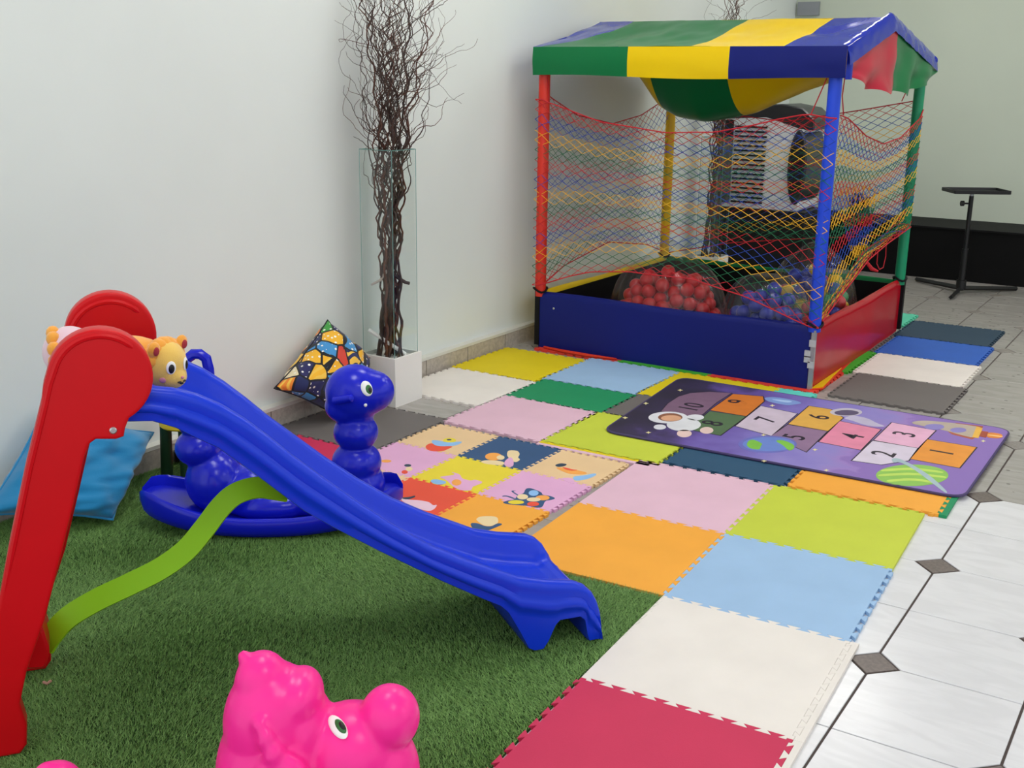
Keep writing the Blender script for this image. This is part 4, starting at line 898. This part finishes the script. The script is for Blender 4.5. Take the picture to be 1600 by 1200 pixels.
# sagging rear slope
sg_=lambda x: interp(x,[CX0,-2.34,-2.2,-2.1,-1.95,-1.76,-1.675,-1.26,-1.0,CX1],[.06,.20,.38,.43,.445,.41,.39,.20,.06,.02])
def rear(xa,xb):
    def f(u,v_):
        x=xa+(xb-xa)*u; y=YRR+(EY1-YRR)*v_; z=ZR-.018+(ZE-ZR)*v_
        return Vector((x,y,z-sg_(x)*math.sin(v_**.75*math.pi)**1.0+wr(x,y,.5)*math.sin(v_*math.pi)))
    return f
canopy('canopy_panel',rear(CX0,-2.17),v_yel,10,24); canopy('canopy_panel',rear(-2.17,-1.73),v_grn,20,24); canopy('canopy_panel',rear(-1.73,CX1),v_yel,26,24)
MB().tube([(CX0+.03,YRR,ZR-.034),(CX1-.02,YRR,ZR-.034)],.012,10).build('ridge_pole',v_rblue,pit)
for y_ in (EY0+.012,EY1-.012): MB().tube([(CX0+.01,y_,ZE-.014),(CX1-.02,y_,ZE-.014)],.011,10).build('eave_pole',v_blk,pit)

# =================================================================== BAGS OF BALLS
m_bag=bpy.data.materials.new('clear_bag'); m_bag.use_nodes=True; nt=m_bag.node_tree; nt.nodes.clear()
out_=nt.nodes.new('ShaderNodeOutputMaterial'); tr=nt.nodes.new('ShaderNodeBsdfTransparent'); tr.inputs[0].default_value=(.95,.95,.95,1); gl=nt.nodes.new('ShaderNodeBsdfGlossy'); gl.inputs[1].default_value=.2; df=nt.nodes.new('ShaderNodeBsdfDiffuse'); df.inputs[0].default_value=(.8,.8,.8,1)
fr_=facing_mix(nt,.035,.4); mx=nt.nodes.new('ShaderNodeMixShader'); mx2=nt.nodes.new('ShaderNodeMixShader'); mx2.inputs[0].default_value=.025
nt.links.new(tr.outputs[0],mx2.inputs[1]); nt.links.new(df.outputs[0],mx2.inputs[2]); nt.links.new(fr_.outputs[0],mx.inputs[0]); nt.links.new(mx2.outputs[0],mx.inputs[1]); nt.links.new(gl.outputs[0],mx.inputs[2]); nt.links.new(mx.outputs[0],out_.inputs[0])
m_bag2=mat('cloudy_bag','#B9BE9E',rough=.35,spec=.5)
RB=.036
bl_=MB().ellipsoid((0,0,0),(RB,RB,RB),seg=16,rg=10).build('b',None or mat('ball_red','#C4141E',rough=.3)); ball_me={'red':bl_.data}; bpy.data.objects.remove(bl_)
for n_,c in (('blue','#1B2C9A'),('yellow','#E6BE1C'),('green','#2B8A4A')):
    me=ball_me['red'].copy(); me.materials.clear(); me.materials.append(mat('ball_'+n_,c,rough=.3)); ball_me[n_]=me
def pack(c, r, n, seed):
    """settle n balls inside half-ellipsoid heap"""
    R=np.random.default_rng(seed); c=np.array(c); r=np.array(r)-RB
    P=R.uniform(-.8,.8,(n,3))*r; P[:,2]=np.abs(P[:,2])
    for it in range(220):
        D=P[:,None]-P[None]; d=np.linalg.norm(D,axis=2)+np.eye(n); ov=np.clip(2*RB*1.01-d,0,None)*(1-np.eye(n))
        P+= (D/d[...,None]*ov[...,None]).sum(1)*.35; P[:,2]-=.00005
        q_=np.linalg.norm(P/r,axis=1); k=q_>1; P[k]/=q_[k,None]; P[:,2]=np.maximum(P[:,2],0)
    return P+c+np.array([0,0,RB])
def bag(c, r, label, m, top=None, seed=1, wrk=.018):
    c=Vector(c); t=thing('ball_bag',label,'bag',c,'plastic bags of balls in the pit')
    def f(u,v_):
        a=2*math.pi*u; ph=v_*math.pi*.5
        k=math.cos(ph)**.62; zz=math.sin(ph)**.85
        fold=wrk*(math.sin(a*9+seed)*(.4+v_)+.8*math.sin(a*17+seed*2+v_*5))*.45*(1 if 0<u<1 else 1)
        x=(r[0]*1.03+.012)*k+fold*k; y=(r[1]*1.03+.012)*k+fold*k
        zc=zz*(r[2]+RB+.02)+.004
        if top and v_>.8: zc+=top*((v_-.8)/.2)**1.5
        q_=c+Vector((x*math.cos(a),y*math.sin(a),zc)); q_.x=min(max(q_.x,BX0+.055),BX1-.055); q_.y=min(max(q_.y,BY0+.055),BY1-.055); return q_
    MB().grid(f,96,30).build('film',m,t,angle=80)
    return t
bags=[((-1.82,2.72,.024),(.30,.25,.40),190,['red'],'clear plastic bag full of red balls behind the blue pit panel',1,.09),
      ((-1.255,2.61,.024),(.215,.18,.385),104,['blue'],'clear plastic bag of blue balls at the front right of the pit',2,.0),
      ((-1.19,3.10,.024),(.215,.22,.44),125,['red','green','yellow','blue','red'],'large clear bag of mixed balls behind the blue balls',3,.06)]
for k,(c,r,n_,cl,lab,sd,tp) in enumerate(bags):
    bag(c,r,lab,m_bag,tp,sd)
    P=pack(c,r,n_,sd+10)
    P=P[P[:,2]>.105]          # the lower layers are wholly hidden by the panels and the balls above
    for i,p in enumerate(P):
        cn=cl[i%len(cl)]; o=bpy.data.objects.new('pit_ball',ball_me[cn]); COL.objects.link(o); o.location=p
        tag(o,{0:'red plastic ball in the clear bag behind the blue panel',1:'blue plastic ball in the bag at the front right of the pit',2:cn+' plastic ball in the large mixed bag'}[k],'ball',{0:'red balls in the bag',1:'blue balls in the bag',2:cn+' balls in the mixed bag'}[k])

# =================================================================== AIR COOLER behind the pit
m_cw=mat('cooler_white','#E4E6EA',rough=.35); m_cd=mat('cooler_dark','#2A2B30',rough=.35); m_cb=mat('cooler_black','#121215',rough=.5)
ac=thing('air_cooler','tall white portable air cooler with black grilles behind the ball pit','air cooler',(-2.2,5.2,0))
AY=5.0
MB().box((-2.50,AY,.0),(-1.88,AY+.42,.50)).build('water_tank',m_cb,ac,smooth=False)
MB().prism(rounded([(-2.50,.50),(-1.93,.50),(-1.93,1.13),(-2.50,1.13)],.03,4),[(.006,0),(0,.006),(0,.40),(.006,.406)],O=(0,AY+.41,0),ex=(1,0,0),ey=(0,0,1),en=(0,-1,0)).build('housing',m_cw,ac)
MB().box((-2.49,AY-.012,.53),(-2.43,AY+.004,1.10)).build('side_grille',m_cb,ac,smooth=False)
sl=MB().box((-.115,-.008,-.006),(.115,.0,.006)).build('louver_slat',m_cb,smooth=False); sme=sl.data; bpy.data.objects.remove(sl)
for k in range(17):
    child('louver_slat',sme,ac,(-2.30-ac.location.x,AY-.002-ac.location.y,.545+k*.032))
MB().prism([(-2.50,1.10),(-2.20,1.12),(-1.96,1.05),(-1.86,1.05),(-1.865,1.12),(-1.95,1.19),(-2.10,1.215),(-2.30,1.20),(-2.50,1.15)],[(.008,0),(0,.008),(0,.40),(.008,.41)],O=(0,AY+.41,0),ex=(1,0,0),ey=(0,0,1),en=(0,-1,0)).build('curved_top',m_cd,ac)
MB().prism(ell(-1.955,.80,.066,.25,30),[(.02,-.006),(.004,.004),(0,.02),(0,.40),(.01,.41)],O=(0,AY+.39,0),ex=(1,0,0),ey=(0,0,1),en=(0,-1,0)).build('air_outlet',m_cd,ac)
for k in range(8):
    z=.64+k*.045; w_=.045*math.sqrt(max(.1,1-((z-.8)/.27)**2)); MB().box((-1.955-w_,AY-.030,z),(-1.955+w_,AY-.018,z+.024)).build('outlet_slat',m_cb,ac,smooth=False)
tag(MB().box((-1.86,5.95,.372),(-1.74,6.1,.53)).box((-1.83,5.97,.53),(-1.78,6.02,.56)).build('black_bag',m_cb,smooth=False,loc=(-1.8,6.02,.372)),'small black case standing on the stage beside the air cooler','case')

# =================================================================== TRAY STAND
m_sb=mat('stand_black','#141416',rough=.4)
s0_=G(1500,458); s0_[2]=0; st=thing('tray_stand','black metal tray stand on three flat legs before the stage','stand',s0_)
for px,py in ((1431,440),(1588,455),(1485,469)):
    e_=G(px,py); e_[2]=.018; MB().tube([Vector((s0_[0],s0_[1],.035)),Vector(e_)],[.016,.014],4).build('leg',m_sb,st,smooth=False)
MB().tube([(s0_[0],s0_[1],.02),(s0_[0],s0_[1],.30)],.021,12).build('lower_tube',m_sb,st); MB().tube([(s0_[0],s0_[1],.28),(s0_[0],s0_[1],.65)],.015,12).build('upper_tube',m_sb,st)
MB().tube([(s0_[0],s0_[1],.03),(s0_[0],s0_[1],.09)],.032,12).build('hub',m_sb,st)
kd=Vector((-RT[0],-RT[1],0)); MB().tube([Vector((s0_[0],s0_[1],.60)),Vector((s0_[0],s0_[1],.60))+kd*.045,Vector((s0_[0],s0_[1],.60))+kd*.046,Vector((s0_[0],s0_[1],.60))+kd*.065],[.006,.006,.018,.018],10).build('clamp_knob',m_sb,st)
MB().tube([(s0_[0],s0_[1],.64),(s0_[0],s0_[1],.672)],.013,10).build('steel_neck',MATS['galvanised'],st)
tr_=Vector((RT[0],RT[1],0)).normalized(); tf=Vector((-tr_.y,tr_.x,0)); c_=Vector((s0_[0],s0_[1],0))+tr_*.025
tl=rounded([(-.185,-.12),(.185,-.12),(.185,.12),(-.185,.12)],.012,3)
tilt=Vector((0,0,1))
MB().prism(tl,[(.002,.672),(0,.675),(0,.695),(.006,.695),(.008,.680),(.02,.680)],O=c_,ex=tr_,ey=tf).build('tray',m_sb,st,smooth=False)
